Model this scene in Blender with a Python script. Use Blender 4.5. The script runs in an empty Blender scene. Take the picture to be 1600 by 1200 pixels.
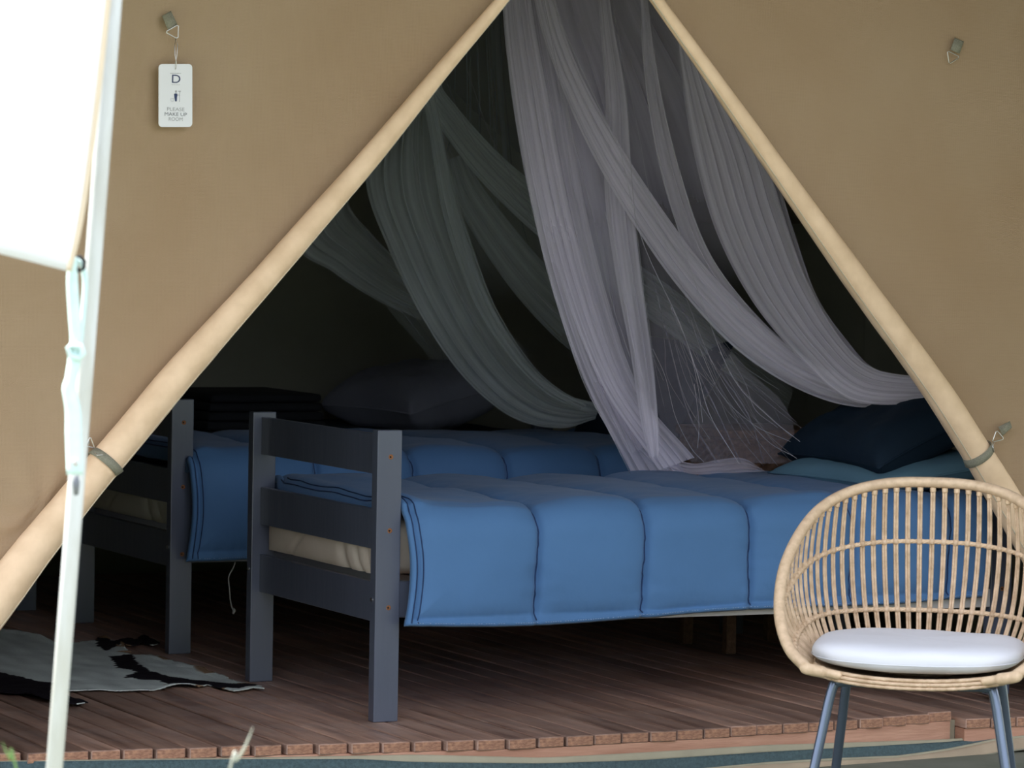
import bpy, bmesh, math, random
from math import sin, cos, pi, radians, sqrt, exp
from mathutils import Vector, Matrix, noise
random.seed(7)
scene = bpy.context.scene
C = scene.collection

# ------------------------------------------------------------------ camera
YAW = radians(25.3)
cY, sY = cos(YAW), sin(YAW)
CAM = Vector((-4.030, -9.3745, 1.38))
F_PX = 5860.0
ROLL, PITCH = radians(1.0), math.atan(257/5860)
fwd_h = Vector((sY, cY, 0)); r0 = Vector((cY, -sY, 0))
fwd = (fwd_h*cos(PITCH) - Vector((0, 0, 1))*sin(PITCH)).normalized()
u0 = r0.cross(fwd).normalized()
cr = r0*cos(ROLL) + u0*sin(ROLL)
cu = u0*cos(ROLL) - r0*sin(ROLL)
cam_data = bpy.data.cameras.new('camera')
cam = bpy.data.objects.new('camera', cam_data); C.objects.link(cam)
M = Matrix((cr, cu, -fwd)).transposed().to_4x4(); M.translation = CAM
cam.matrix_world = M
cam_data.sensor_width = 36; cam_data.lens = 36*F_PX/1600
cam_data.clip_end = 200
cam_data.dof.use_dof = True; cam_data.dof.focus_distance = 10.4; cam_data.dof.aperture_fstop = 9.0
scene.camera = cam

def ray(x, y):
    return (fwd*F_PX + cr*(x-800) - cu*(y-600)).normalized()
def at(x, y, D):                      # point seen at pixel x,y at horizontal depth D
    d = ray(x, y); return CAM + d*(D/d.dot(fwd_h))
def onv(x, y, v):                     # on the plane Y = v
    d = ray(x, y); return CAM + d*((v-CAM.y)/d.y)
def onz(x, y, z=0.0):
    d = ray(x, y); return CAM + d*((z-CAM.z)/d.z)
def cf(X, D, z=0.0):                  # camera-aligned ground coordinates
    return Vector((CAM.x + X*cY + D*sY, CAM.y - X*sY + D*cY, z))

# ------------------------------------------------------------------ light
world = bpy.data.worlds.new('world'); scene.world = world; world.use_nodes = True
wn = world.node_tree.nodes; wl = world.node_tree.links
bg = wn['Background']
geo = wn.new('ShaderNodeTexCoord'); sep = wn.new('ShaderNodeSeparateXYZ')
ramp = wn.new('ShaderNodeValToRGB')
ramp.color_ramp.elements[0].position = 0.0; ramp.color_ramp.elements[0].color = (0.88, 0.91, 1.0, 1)
ramp.color_ramp.elements[1].position = 1.0; ramp.color_ramp.elements[1].color = (0.74, 0.81, 1.0, 1)
wl.new(geo.outputs['Generated'], sep.inputs[0]); wl.new(sep.outputs['Z'], ramp.inputs[0]); wl.new(ramp.outputs[0], bg.inputs[0])
bg.inputs[1].default_value = 1.0
sd = bpy.data.lights.new('sun', 'SUN'); sd.energy = 6.0; sd.angle = radians(3); sd.color = (1, 0.96, 0.9)
sun = bpy.data.objects.new('sun', sd); C.objects.link(sun)
sun_dir = Vector((0.35, -0.38, -1.0)).normalized()
sun.rotation_euler = sun_dir.to_track_quat('-Z', 'Y').to_euler(); sun.location = (-3, -6, 8)
scene.view_settings.view_transform = 'Standard'; scene.view_settings.look = 'None'
scene.view_settings.gamma = 1; scene.view_settings.use_curve_mapping = False
scene.view_settings.exposure = 1.55
try:
    scene.cycles.transparent_max_bounces = 40
    scene.cycles.max_bounces = 8
except Exception: pass

# ------------------------------------------------------------------ materials
def nt(name):
    m = bpy.data.materials.new(name); m.use_nodes = True
    return m, m.node_tree.nodes, m.node_tree.links, m.node_tree.nodes['Principled BSDF']
def mat(name, col, rough=0.6, var=0.12, scale=8, bump=0.0, bscale=80, metal=0.0, col2=None, stretch=(1, 1, 1), spec=0.5, coords='Object', detail=4, sheen=0.0, weave=None):
    m, N, L, P = nt(name)
    tc = N.new('ShaderNodeTexCoord'); mp = N.new('ShaderNodeMapping'); mp.inputs['Scale'].default_value = stretch
    L.new(tc.outputs[coords], mp.inputs[0])
    nz = N.new('ShaderNodeTexNoise'); nz.inputs['Scale'].default_value = scale; nz.inputs['Detail'].default_value = detail
    L.new(mp.outputs[0], nz.inputs[0])
    rp = N.new('ShaderNodeValToRGB')
    c2 = col2 or tuple(c*(1-var) for c in col)
    rp.color_ramp.elements[0].position = 0.32; rp.color_ramp.elements[1].position = 0.68
    rp.color_ramp.elements[0].color = (*c2, 1); rp.color_ramp.elements[1].color = (*[min(1, c*(1+var*0.5)) for c in col], 1)
    L.new(nz.outputs['Fac'], rp.inputs[0]); L.new(rp.outputs[0], P.inputs['Base Color'])
    P.inputs['Roughness'].default_value = rough; P.inputs['Metallic'].default_value = metal
    P.inputs['Specular IOR Level'].default_value = spec
    if sheen: P.inputs['Sheen Weight'].default_value = sheen
    if bump:
        n2 = N.new('ShaderNodeTexNoise'); n2.inputs['Scale'].default_value = bscale; n2.inputs['Detail'].default_value = 3
        L.new(mp.outputs[0], n2.inputs[0])
        b = N.new('ShaderNodeBump'); b.inputs['Strength'].default_value = bump; b.inputs['Distance'].default_value = 0.01
        L.new(n2.outputs['Fac'], b.inputs['Height']); L.new(b.outputs[0], P.inputs['Normal'])
    if weave:
        wv = N.new('ShaderNodeTexWave'); wv.inputs['Scale'].default_value = weave; wv.bands_direction = 'X'
        w2 = N.new('ShaderNodeTexWave'); w2.inputs['Scale'].default_value = weave; w2.bands_direction = 'Z'
        L.new(tc.outputs['Object'], wv.inputs[0]); L.new(tc.outputs['Object'], w2.inputs[0])
        ad = N.new('ShaderNodeMath'); ad.operation = 'ADD'
        L.new(wv.outputs['Fac'], ad.inputs[0]); L.new(w2.outputs['Fac'], ad.inputs[1])
        b2 = N.new('ShaderNodeBump'); b2.inputs['Strength'].default_value = 0.25; b2.inputs['Distance'].default_value = 0.002
        L.new(ad.outputs[0], b2.inputs['Height'])
        if bump: L.new(b.outputs[0], b2.inputs['Normal'])
        L.new(b2.outputs[0], P.inputs['Normal'])
    return m

m_canvas = mat('tent_canvas', (0.410, 0.297, 0.192), 0.75, 0.10, 1.6, 0.25, 3.0, col2=(0.385, 0.262, 0.158), weave=95, spec=0.25)
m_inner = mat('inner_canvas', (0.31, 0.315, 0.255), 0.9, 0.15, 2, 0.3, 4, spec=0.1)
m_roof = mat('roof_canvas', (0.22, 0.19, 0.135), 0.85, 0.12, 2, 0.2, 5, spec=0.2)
m_roll = mat('rolled_canvas', (0.90, 0.665, 0.455), 0.7, 0.10, 14, 0.35, 18, col2=(0.80, 0.575, 0.375), detail=8, spec=0.3)
m_white = mat('white_canvas', (0.86, 0.87, 0.88), 0.8, 0.03, 3)
def add_translucent(m, col, f):
    N = m.node_tree.nodes; L = m.node_tree.links; out = N['Material Output']; P = N['Principled BSDF']
    t = N.new('ShaderNodeBsdfTranslucent'); t.inputs[0].default_value = (*col, 1)
    x = N.new('ShaderNodeMixShader'); x.inputs[0].default_value = f
    L.new(P.outputs[0], x.inputs[1]); L.new(t.outputs[0], x.inputs[2]); L.new(x.outputs[0], out.inputs[0])
add_translucent(m_white, (0.86, 0.87, 0.88), 0.5)
m_cream = mat('cream_hem', (0.62, 0.52, 0.38), 0.8, 0.05, 5)
m_blackwood = mat('charcoal_paint', (0.092, 0.108, 0.155), 0.30, 0.10, 6, 0.12, 30, stretch=(1, 1, 0.2), spec=0.8)
m_rust = mat('rust', (0.32, 0.13, 0.05), 0.8, 0.4, 300)
m_hole = mat('dark_hole', (0.01, 0.01, 0.01), 0.9)
m_steel = mat('steel', (0.75, 0.75, 0.74), 0.3, 0.05, 30, metal=1.0)
m_blue = mat('blue_cotton', (0.095, 0.215, 0.43), 0.7, 0.06, 3, 0.30, 16, spec=0.18, sheen=0.10)
m_seam = mat('navy_piping', (0.02, 0.05, 0.14), 0.8)
m_black = mat('black_wool', (0.008, 0.010, 0.014), 0.9)
m_hem = mat('blue_hem', (0.09, 0.21, 0.44), 0.6, 0.08, 40, 0.2, 60)
m_stitch = mat('pale_stitch', (0.45, 0.55, 0.75), 0.7)
m_mattress = mat('mattress_cover', (0.70, 0.63, 0.54), 0.8, 0.1, 5, 0.3, 12, col2=(0.60, 0.51, 0.42), spec=0.2)
m_mattress2 = mat('pale_mattress_cover', (0.60, 0.58, 0.48), 0.8, 0.1, 5, 0.3, 12, spec=0.2)
m_batten = mat('pale_batten', (0.55, 0.53, 0.52), 0.6, 0.1, 8)
m_navy = mat('navy_pillowcase', (0.012, 0.026, 0.046), 0.75, 0.1, 4, 0.35, 9, spec=0.2)
m_teal = mat('teal_pillowcase', (0.14, 0.27, 0.36), 0.75, 0.12, 5, 0.35, 10, spec=0.2)
m_greyp = mat('grey_pillowcase', (0.30, 0.32, 0.40), 0.8, 0.1, 4, 0.3, 9)
m_rattan = mat('rattan', (0.64, 0.475, 0.32), 0.5, 0.22, 40, 0.25, 160, col2=(0.48, 0.33, 0.20), spec=0.45)
m_wrap = mat('rattan_wrap', (0.70, 0.52, 0.345), 0.48, 0.18, 60, 0.1, 200, col2=(0.60, 0.43, 0.27), spec=0.5)
m_cushion = mat('white_cushion_cotton', (0.74, 0.75, 0.79), 0.85, 0.03, 6, 0.12, 30, spec=0.2)
m_leg = mat('blue_grey_metal', (0.13, 0.165, 0.225), 0.22, 0.06, 10, metal=0.6)
m_wicker = mat('wicker', (0.16, 0.085, 0.05), 0.7, 0.35, 60, 0.3, 120)
m_web = mat('grey_webbing', (0.30, 0.29, 0.22), 0.85, 0.2, 300, 0.4, 500)
m_tealweb = mat('pale_teal_webbing', (0.58, 0.76, 0.74), 0.8, 0.06, 60)
m_pole = mat('painted_pole', (0.55, 0.57, 0.57), 0.4, 0.12, 30, stretch=(1, 1, 0.2), col2=(0.46, 0.46, 0.42))
m_cord = mat('white_cord', (0.6, 0.6, 0.58), 0.8)
m_card = mat('white_card', (0.88, 0.89, 0.93), 0.35, 0.01, 5)
m_ink = mat('grey_ink', (0.16, 0.17, 0.20), 0.6)
m_inkl = mat('pale_grey_ink', (0.40, 0.40, 0.42), 0.6)
m_navyink = mat('navy_ink', (0.03, 0.05, 0.14), 0.6)
m_meshc = mat('shade_mesh', (0.075, 0.125, 0.135), 0.75, 0.25, 120, 0.5, 300)
m_sill = mat('sill_canvas', (0.46, 0.36, 0.25), 0.8, 0.15, 8, 0.3, 14)
m_border = mat('sill_border', (0.42, 0.38, 0.27), 0.8, 0.1, 12)
m_grass = mat('grass_green', (0.16, 0.28, 0.08), 0.6)
m_dry = mat('dry_grass', (0.45, 0.46, 0.38), 0.6)
m_ground = mat('ground_soil', (0.17, 0.175, 0.135), 0.95, 0.3, 3, 0.4, 20, col2=(0.11, 0.13, 0.085))

def wood(name, c1, c2, rough):
    m, N, L, P = nt(name)
    tc = N.new('ShaderNodeTexCoord'); oi = N.new('ShaderNodeObjectInfo')
    mp = N.new('ShaderNodeMapping'); mp.inputs['Scale'].default_value = (22, 1.6, 22)
    cb = N.new('ShaderNodeCombineXYZ'); mu = N.new('ShaderNodeMath'); mu.operation = 'MULTIPLY'; mu.inputs[1].default_value = 37
    L.new(oi.outputs['Random'], mu.inputs[0]); L.new(mu.outputs[0], cb.inputs[2]); L.new(cb.outputs[0], mp.inputs['Location'])
    L.new(tc.outputs['Object'], mp.inputs[0])
    nz = N.new('ShaderNodeTexNoise'); nz.inputs['Scale'].default_value = 1.0; nz.inputs['Detail'].default_value = 8; nz.inputs['Roughness'].default_value = 0.65
    L.new(mp.outputs[0], nz.inputs[0])
    rp = N.new('ShaderNodeValToRGB'); rp.color_ramp.elements[0].position = 0.3; rp.color_ramp.elements[1].position = 0.72
    rp.color_ramp.elements[0].color = (*c1, 1); rp.color_ramp.elements[1].color = (*c2, 1)
    L.new(nz.outputs['Fac'], rp.inputs[0])
    # pale dusty wear in blotches
    n3 = N.new('ShaderNodeTexNoise'); n3.inputs['Scale'].default_value = 5; n3.inputs['Detail'].default_value = 8; n3.inputs['Roughness'].default_value = 0.7
    L.new(tc.outputs['Object'], n3.inputs[0])
    r3 = N.new('ShaderNodeValToRGB'); r3.color_ramp.elements[0].position = 0.46; r3.color_ramp.elements[1].position = 0.72
    r3.color_ramp.elements[0].color = (0, 0, 0, 1); r3.color_ramp.elements[1].color = (0.45, 0.45, 0.45, 1)
    L.new(n3.outputs['Fac'], r3.inputs[0])
    mx = N.new('ShaderNodeMix'); mx.data_type = 'RGBA'
    L.new(r3.outputs[0], mx.inputs[0]); L.new(rp.outputs[0], mx.inputs[6]); mx.inputs[7].default_value = (0.60, 0.50, 0.46, 1)
    # per-plank tone
    hs = N.new('ShaderNodeHueSaturation'); mr = N.new('ShaderNodeMapRange')
    mr.inputs[3].default_value = 0.75; mr.inputs[4].default_value = 1.25
    L.new(oi.outputs['Random'], mr.inputs[0]); L.new(mr.outputs[0], hs.inputs['Value']); L.new(mx.outputs[2], hs.inputs['Color'])
    L.new(hs.outputs[0], P.inputs['Base Color'])
    rr = N.new('ShaderNodeMapRange'); rr.inputs[3].default_value = rough-0.1; rr.inputs[4].default_value = rough+0.2
    L.new(nz.outputs['Fac'], rr.inputs[0]); L.new(rr.outputs[0], P.inputs['Roughness'])
    b = N.new('ShaderNodeBump'); b.inputs['Strength'].default_value = 0.35; b.inputs['Distance'].default_value = 0.004
    L.new(nz.outputs['Fac'], b.inputs['Height']); L.new(b.outputs[0], P.inputs['Normal'])
    return m
m_plank = wood('deck_wood', (0.17, 0.090, 0.064), (0.64, 0.40, 0.29), 0.36)
m_plankend = mat('deck_end_grain', (0.50, 0.27, 0.16), 0.7, 0.3, 60, 0.4, 200, col2=(0.28, 0.13, 0.085), stretch=(1, 1, 3))
m_beam = mat('beam_wood', (0.62, 0.345, 0.235), 0.65, 0.2, 10, 0.2, 60, col2=(0.48, 0.24, 0.155), stretch=(0.3, 1, 3), detail=8)

def net_mat(name, col, a0, a1, sx=34, sy=0.9):
    m, N, L, P = nt(name)
    N.remove(P); out = N['Material Output']
    tc = N.new('ShaderNodeTexCoord'); mp = N.new('ShaderNodeMapping'); mp.inputs['Scale'].default_value = (sx, sy, 1)
    L.new(tc.outputs['UV'], mp.inputs[0])
    nz = N.new('ShaderNodeTexNoise'); nz.inputs['Scale'].default_value = 1.0; nz.inputs['Detail'].default_value = 6; nz.inputs['Roughness'].default_value = 0.6
    L.new(mp.outputs[0], nz.inputs[0])
    mr = N.new('ShaderNodeMapRange'); mr.inputs[1].default_value = 0.35; mr.inputs[2].default_value = 0.70
    mr.inputs[3].default_value = a0; mr.inputs[4].default_value = a1
    L.new(nz.outputs['Fac'], mr.inputs[0])
    # fade with vertex attribute 'dens'
    at_ = N.new('ShaderNodeAttribute'); at_.attribute_name = 'dens'
    mu = N.new('ShaderNodeMath'); mu.operation = 'MULTIPLY'
    L.new(mr.outputs[0], mu.inputs[0]); L.new(at_.outputs['Fac'], mu.inputs[1])
    df = N.new('ShaderNodeBsdfDiffuse'); df.inputs[0].default_value = (*col, 1)
    tr = N.new('ShaderNodeBsdfTranslucent'); tr.inputs[0].default_value = (*col, 1)
    tp = N.new('ShaderNodeBsdfTransparent')
    m1 = N.new('ShaderNodeMixShader'); m1.inputs[0].default_value = 0.12
    L.new(df.outputs[0], m1.inputs[1]); L.new(tr.outputs[0], m1.inputs[2])
    m2 = N.new('ShaderNodeMixShader')
    L.new(mu.outputs[0], m2.inputs[0]); L.new(tp.outputs[0], m2.inputs[1]); L.new(m1.outputs[0], m2.inputs[2])
    L.new(m2.outputs[0], out.inputs[0])
    return m
m_net = net_mat('white_net', (0.95, 0.89, 1.0), 0.40, 0.68, sx=15)
m_net_thin = net_mat('white_net_single', (0.92, 0.86, 1.0), 0.34, 0.52, sx=16)
m_net_far = net_mat('far_net', (0.80, 0.88, 0.88), 0.34, 0.55, sx=18)
m_net_far_thin = net_mat('far_net_single', (0.80, 0.88, 0.88), 0.20, 0.34, sx=14)
m_thread = net_mat('net_crease', (0.9, 0.87, 0.92), 0.22, 0.4)
m_thread2 = net_mat('net_crease_bright', (0.95, 0.92, 0.98), 0.35, 0.6)

# ------------------------------------------------------------------ helpers
def thing(name, label, cat, loc=(0, 0, 0), rotz=0, group=None):
    o = bpy.data.objects.new(name, None); C.objects.link(o); o.empty_display_size = 0.1
    o.location = loc; o.rotation_euler = (0, 0, rotz); o['label'] = label; o['category'] = cat
    if group: o['group'] = group
    return o
def tag(o, label, cat, group=None, kind=None):
    o['label'] = label; o['category'] = cat
    if group: o['group'] = group
    if kind: o['kind'] = kind
    return o
def mesh_obj(name, verts, faces, m, parent=None, smooth=True, uvs=None, attr=None, local=False):
    me = bpy.data.meshes.new(name); 
    me.from_pydata([tuple(v) for v in verts], [], faces); me.update()
    o = bpy.data.objects.new(name, me); C.objects.link(o)
    if isinstance(m, (list, tuple)):
        for q in m: me.materials.append(q)
    else: me.materials.append(m)
    if smooth: me.polygons.foreach_set('use_smooth', [True]*len(me.polygons))
    if uvs:
        ul = me.uv_layers.new(name='UVMap')
        for lp in me.loops: ul.data[lp.index].uv = uvs[lp.vertex_index]
    if attr:
        a = me.attributes.new('dens', 'FLOAT', 'POINT')
        a.data.foreach_set('value', attr)
    if parent is not None:
        o.parent = parent
        if not local:   # verts given in world coordinates
            inv = Matrix.Translation(parent.location) @ parent.rotation_euler.to_matrix().to_4x4()
            inv.invert(); me.transform(inv)
    return o
def bm_obj(name, bm, m, parent=None, smooth=False, local=True):
    me = bpy.data.meshes.new(name); bm.to_mesh(me); bm.free()
    o = bpy.data.objects.new(name, me); C.objects.link(o); 
    for q in (m if isinstance(m, (list, tuple)) else [m]): me.materials.append(q)
    if smooth: me.polygons.foreach_set('use_smooth', [True]*len(me.polygons))
    if parent is not None: o.parent = parent
    return o
def box(bm, lo, hi, bev=0.0, mi=0, seg=1):
    ret = bmesh.ops.create_cube(bm, size=1.0)
    vs = ret['verts']
    for v in vs:
        v.co = Vector(((lo[i]+hi[i])/2 + v.co[i]*(hi[i]-lo[i]) for i in range(3)))
    fs = set(f for v in vs for f in v.link_faces)
    for f in fs: f.material_index = mi
    if bev > 0:
        es = list(set(e for v in vs for e in v.link_edges))
        bmesh.ops.bevel(bm, geom=es, offset=bev, segments=seg, affect='EDGES', profile=0.5)
def cat(pts, n):                     # Catmull-Rom resample of Vectors / tuples
    P = [Vector(p) for p in pts]; m = len(P); out = []
    for i in range(n):
        t = i*(m-1)/(n-1); k = min(int(t), m-2); f = t-k
        p0 = P[k-1] if k > 0 else P[k]*2-P[k+1]
        p1, p2 = P[k], P[k+1]
        p3 = P[k+2] if k+2 < m else P[k+1]*2-P[k]
        out.append(0.5*((2*p1)+(p2-p0)*f+(2*p0-5*p1+4*p2-p3)*f*f+(3*p1-p0-3*p2+p3)*f**3))
    return out
def lerp_list(L, n):
    out = []; m = len(L)
    for i in range(n):
        t = i*(m-1)/(n-1); k = min(int(t), m-2); f = t-k
        out.append(L[k]*(1-f)+L[k+1]*f)
    return out
def tube_data(path, rad, sides=8, cap=True, base=0, squash=None, closed=False):
    P = [Vector(p) for p in path]; n = len(P)
    R = rad if isinstance(rad, (list, tuple)) else [rad]*n
    V, Fc = [], []
    up = None
    for i in range(n):
        if closed: t = (P[(i+1) % n]-P[i-1])
        else: t = (P[min(i+1, n-1)]-P[max(i-1, 0)])
        t = t.normalized() if t.length > 1e-9 else Vector((0, 0, 1))
        if up is None:
            up = Vector((0, 0, 1)) if abs(t.z) < 0.9 else Vector((1, 0, 0))
        a = (up - t*up.dot(t))
        a = a.normalized() if a.length > 1e-6 else t.orthogonal().normalized()
        up = a; b = t.cross(a)
        for k in range(sides):
            th = 2*pi*k/sides
            V.append(P[i] + (a*cos(th) + b*sin(th)*(squash or 1))*R[i])
    for i in range(n if closed else n-1):
        j = (i+1) % n
        for k in range(sides):
            k2 = (k+1) % sides
            Fc.append((base+i*sides+k, base+i*sides+k2, base+j*sides+k2, base+j*sides+k))
    if cap and not closed:
        Fc.append(tuple(base+k for k in reversed(range(sides))))
        Fc.append(tuple(base+(n-1)*sides+k for k in range(sides)))
    return V, Fc
class MB:
    def __init__(s): s.V = []; s.F = []
    def tube(s, path, rad, sides=8, **k):
        v, f = tube_data(path, rad, sides, base=len(s.V), **k); s.V += v; s.F += f; return s
    def build(s, name, m, parent=None, smooth=True, local=True): return mesh_obj(name, s.V, s.F, m, parent, smooth, local=local)
def grid(fn, nu, nv, base=0, flip=False):
    V = []; F = []; UV = []
    for i in range(nu):
        for j in range(nv):
            V.append(fn(i/(nu-1), j/(nv-1))); UV.append((i/(nu-1), j/(nv-1)))
    for i in range(nu-1):
        for j in range(nv-1):
            a = base+i*nv+j
            f = (a, a+nv, a+nv+1, a+1)
            F.append(f[::-1] if flip else f)
    return V, F, UV
def solid(o, th, offset=-1):
    md = o.modifiers.new('solidify', 'SOLIDIFY'); md.thickness = th; md.offset = offset; return o
def nz3(x, y, z=0): return noise.noise(Vector((x, y, z)))
def copy_tree(o, parent=None):
    c = o.copy(); C.objects.link(c)
    if parent is not None: c.parent = parent
    for ch in [q for q in bpy.data.objects if q.parent == o]: copy_tree(ch, c)
    return c

# ================================================================== SETTING
GZ = -0.12
VW = -0.30                            # plane of the tent front wall
# ground
bm = bmesh.new(); box(bm, (-30, -30, GZ-0.1), (30, 30, GZ)); g = bm_obj('ground', bm, m_ground); g['kind'] = 'structure'

# unseen dark green bank, added behind the camera to dim low-angle light
m_blocker = mat('light_blocker_green', (0.055, 0.075, 0.035), 0.9, 0.5, 3, 0.5, 8)
def blocker_fn(s, t):
    a = radians(-200+220*s); rr = 13+1.6*nz3(s*14, t*3, 3)+3.0*t*t
    return (-1.5+rr*cos(a), -4+rr*sin(a), GZ-0.05+(3.0+0.7*nz3(s*20, 1, 7))*t)
V, F, _ = grid(blocker_fn, 160, 14); o = mesh_obj('light_blocker_bank', V, F, m_blocker); o['kind'] = 'structure'

# deck edge follows these measured points
edge_px = [(-60, 1179), (50, 1177), (345, 1166), (600, 1160), (850, 1153), (1130, 1137), (1360, 1122), (1487, 1111)]
edge = [onz(x, y, 0.0) for x, y in edge_px]
def edge_v(u):
    if u <= edge[0].x: return edge[0].y
    for a, b in zip(edge, edge[1:]):
        if a.x <= u <= b.x: return a.y+(b.y-a.y)*(u-a.x)/(b.x-a.x)
    return edge[-1].y
u_step = edge[-1].x
bm = bmesh.new(); box(bm, (-2.1, -0.15, -0.10), (2.9, 4.3, -0.045))
fl = bm_obj('floor', bm, m_hole); fl['kind'] = 'structure'
# planks, each a part of the floor
pitch = 0.086
def plank(u, w, v0_, v1_, z, dz):
    bm = bmesh.new()
    box(bm, (-w/2, 0, -0.028), (w/2, v1_-v0_, 0), 0.0025)
    for f in bm.faces:
        if f.normal.y < -0.7 and f.calc_area() > 0.0005: f.material_index = 1
    o = bm_obj('plank', bm, [m_plank, m_plankend], fl)
    o.location = (u, v0_, z+dz); o.rotation_euler = (0, random.uniform(-0.012, 0.012), random.uniform(-0.0012, 0.0012))
u = u_step - pitch/2
while u > -2.05:
    w = pitch-random.choice((0.005, 0.006, 0.006, 0.007, 0.011))
    e = edge_v(u) + random.uniform(-0.004, 0.004)
    plank(u, w, e, 4.2, 0.0, random.uniform(-0.0015, 0.001))
    u -= pitch
u = u_step + pitch/2 + 0.028
while u < 2.85:
    plank(u, pitch-0.004, edge_v(u)-0.03, 4.2, -0.021, random.uniform(-0.0015, 0.001))
    u += pitch
# edge beams below the planks
def beam(name, ua, ub, dv, z0, z1, m):
    n = 24; V = []; F = []
    for i in range(n+1):
        uu = ua+(ub-ua)*i/n; vv = edge_v(uu)+dv
        V += [(uu, vv, z0), (uu, vv, z1), (uu, vv+0.05, z1), (uu, vv+0.05, z0)]
    for i in range(n):
        for k in range(4):
            F.append((i*4+k, i*4+4+k, i*4+4+(k+1) % 4, i*4+(k+1) % 4))
    F += [(0, 1, 2, 3), (n*4+3, n*4+2, n*4+1, n*4)]
    o = mesh_obj(name, V, F, m, smooth=False); o['kind'] = 'structure'; return o
beam('trim_1', -2.1, u_step-0.002, 0.004, GZ, -0.0285, m_beam)
beam('trim_2', u_step+0.030, 2.85, -0.022, GZ, -0.0495, m_beam)
beam('trim_3', u_step-0.002, u_step+0.030, 0.03, GZ, -0.03, m_border)

# tent shell --------------------------------------------------------
roll_L = [(840, -74), (784, 0), (690, 110), (583, 240), (490, 347), (400, 450), (330, 528), (265, 602), (205, 675), (140, 752), (60, 850), (0, 928), (-70, 1015), (-150, 1115)]
roll_R = [(975, -74), (1026, 0), (1115, 123), (1205, 250), (1338, 437), (1457, 600), (1522, 700), (1562, 765), (1612, 850), (1670, 950), (1735, 1060), (1790, 1150)]
wL = [onv(x, y, VW) for x, y in roll_L]; wR = [onv(x, y, VW) for x, y in roll_R]
def edge_u(W, z):
    W2 = sorted(W, key=lambda p: p.z)
    if z <= W2[0].z: a, b = W2[0], W2[1]
    elif z >= W2[-1].z: a, b = W2[-2], W2[-1]
    else:
        for a, b in zip(W2, W2[1:]):
            if a.z <= z <= b.z: break
    return a.x+(b.x-a.x)*(z-a.z)/(b.z-a.z)
apex_z = 1.5
while edge_u(wL, apex_z) < edge_u(wR, apex_z): apex_z += 0.01
apex_u = edge_u(wL, apex_z)
UL, UR = -2.1, 2.75
RIDGE = 3.35; EAVE = 1.95; EAVE_R = 1.38
def roof_z(u): return RIDGE-(RIDGE-EAVE_R)*(u-apex_u)/(UR-apex_u) if u > apex_u else RIDGE-(RIDGE-EAVE)*(apex_u-u)/(apex_u-UL)
def wall_fold(u, z, side):
    d = 0.010*nz3(u*2.2, z*0.8, side*9) + 0.016*nz3(u*1.1+4, z*0.35, side*5+2)
    return d
def front_panel(name, W, uo, side):
    z0 = GZ+0.005
    def fn(s, t):
        # t: height fraction, s: 0 outer edge .. 1 opening edge
        zt = z0+(apex_z-z0)*t
        ue = edge_u(W, zt)
        u = uo+(ue-uo)*s
        z = zt
        if t >= 1: z = zt
        v = VW + wall_fold(u, z, side)
        # gentle pull creases towards the strap
        k = edge_u(W, 0.55); dd = sqrt((u-k)**2+(z-0.6)**2)
        v += 0.007*exp(-dd/0.16)*sin(9*math.atan2(z-0.6, (u-k) if abs(u-k) > 1e-4 else 1e-4))
        return (u, v+0.02, z)
    V, F, _ = grid(fn, 90, 150)
    o = mesh_obj(name, V, F, m_canvas); solid(o, 0.003); o['kind'] = 'structure'; return o
front_panel('wall_front_left', wL, UL, 1)
front_panel('wall_front_right', wR, UR, 2)
# gable above the opening apex
V, F, _ = grid(lambda s, t: (UL+(UR-UL)*s, VW+0.02, apex_z+(max(roof_z(UL+(UR-UL)*s), apex_z)-apex_z)*t), 40, 6)
o = mesh_obj('wall_front_gable', V, F, m_canvas); solid(o, 0.003); o['kind'] = 'structure'
def wavy_wall(name, fn, nu, nv, m):
    V, F, _ = grid(fn, nu, nv); o = mesh_obj(name, V, F, m); solid(o, 0.003, 0); o['kind'] = 'structure'; return o
def seam(v, p):
    d = (v % p)-p/2; return -0.02*exp(-(d/0.012)**2)
wavy_wall('wall_right', lambda s, t: (UR+0.02*nz3(s*9, t*2)+seam(s*4.6, 0.42), VW+0.03+4.56*s, -0.05+(EAVE_R+0.07)*t), 160, 12, m_inner)
wavy_wall('wall_left', lambda s, t: (UL+0.02*nz3(s*9, t*2, 4), VW+0.03+4.5*s, -0.05+(EAVE+0.05)*t), 60, 12, m_inner)
wavy_wall('wall_back', lambda s, t: (UL-0.06+(UR-UL+0.12)*s, 4.23+0.03*nz3(s*12, t*2, 8), -0.05+(roof_z(UL+(UR-UL)*s)+0.09)*t), 60, 12, m_inner)
AWN = -2.3
for nm, ua, ub in (('ceiling_left', UL-0.25, apex_u+0.03), ('ceiling_right', apex_u-0.03, UR+0.25)):
    def fn(s, t, ua=ua, ub=ub):
        u = ua+(ub-ua)*s; aw = AWN-(2.4*min(1, max(0, (u-apex_u)/1.5))); vv = aw+(4.3-aw)*t
        return (u, vv, roof_z(u)+0.01-0.05*sin(pi*s))
    V, F, _ = grid(fn, 16, 40); o = mesh_obj(nm, V, F, m_roof); solid(o, 0.004, 1); o['kind'] = 'structure'

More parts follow.
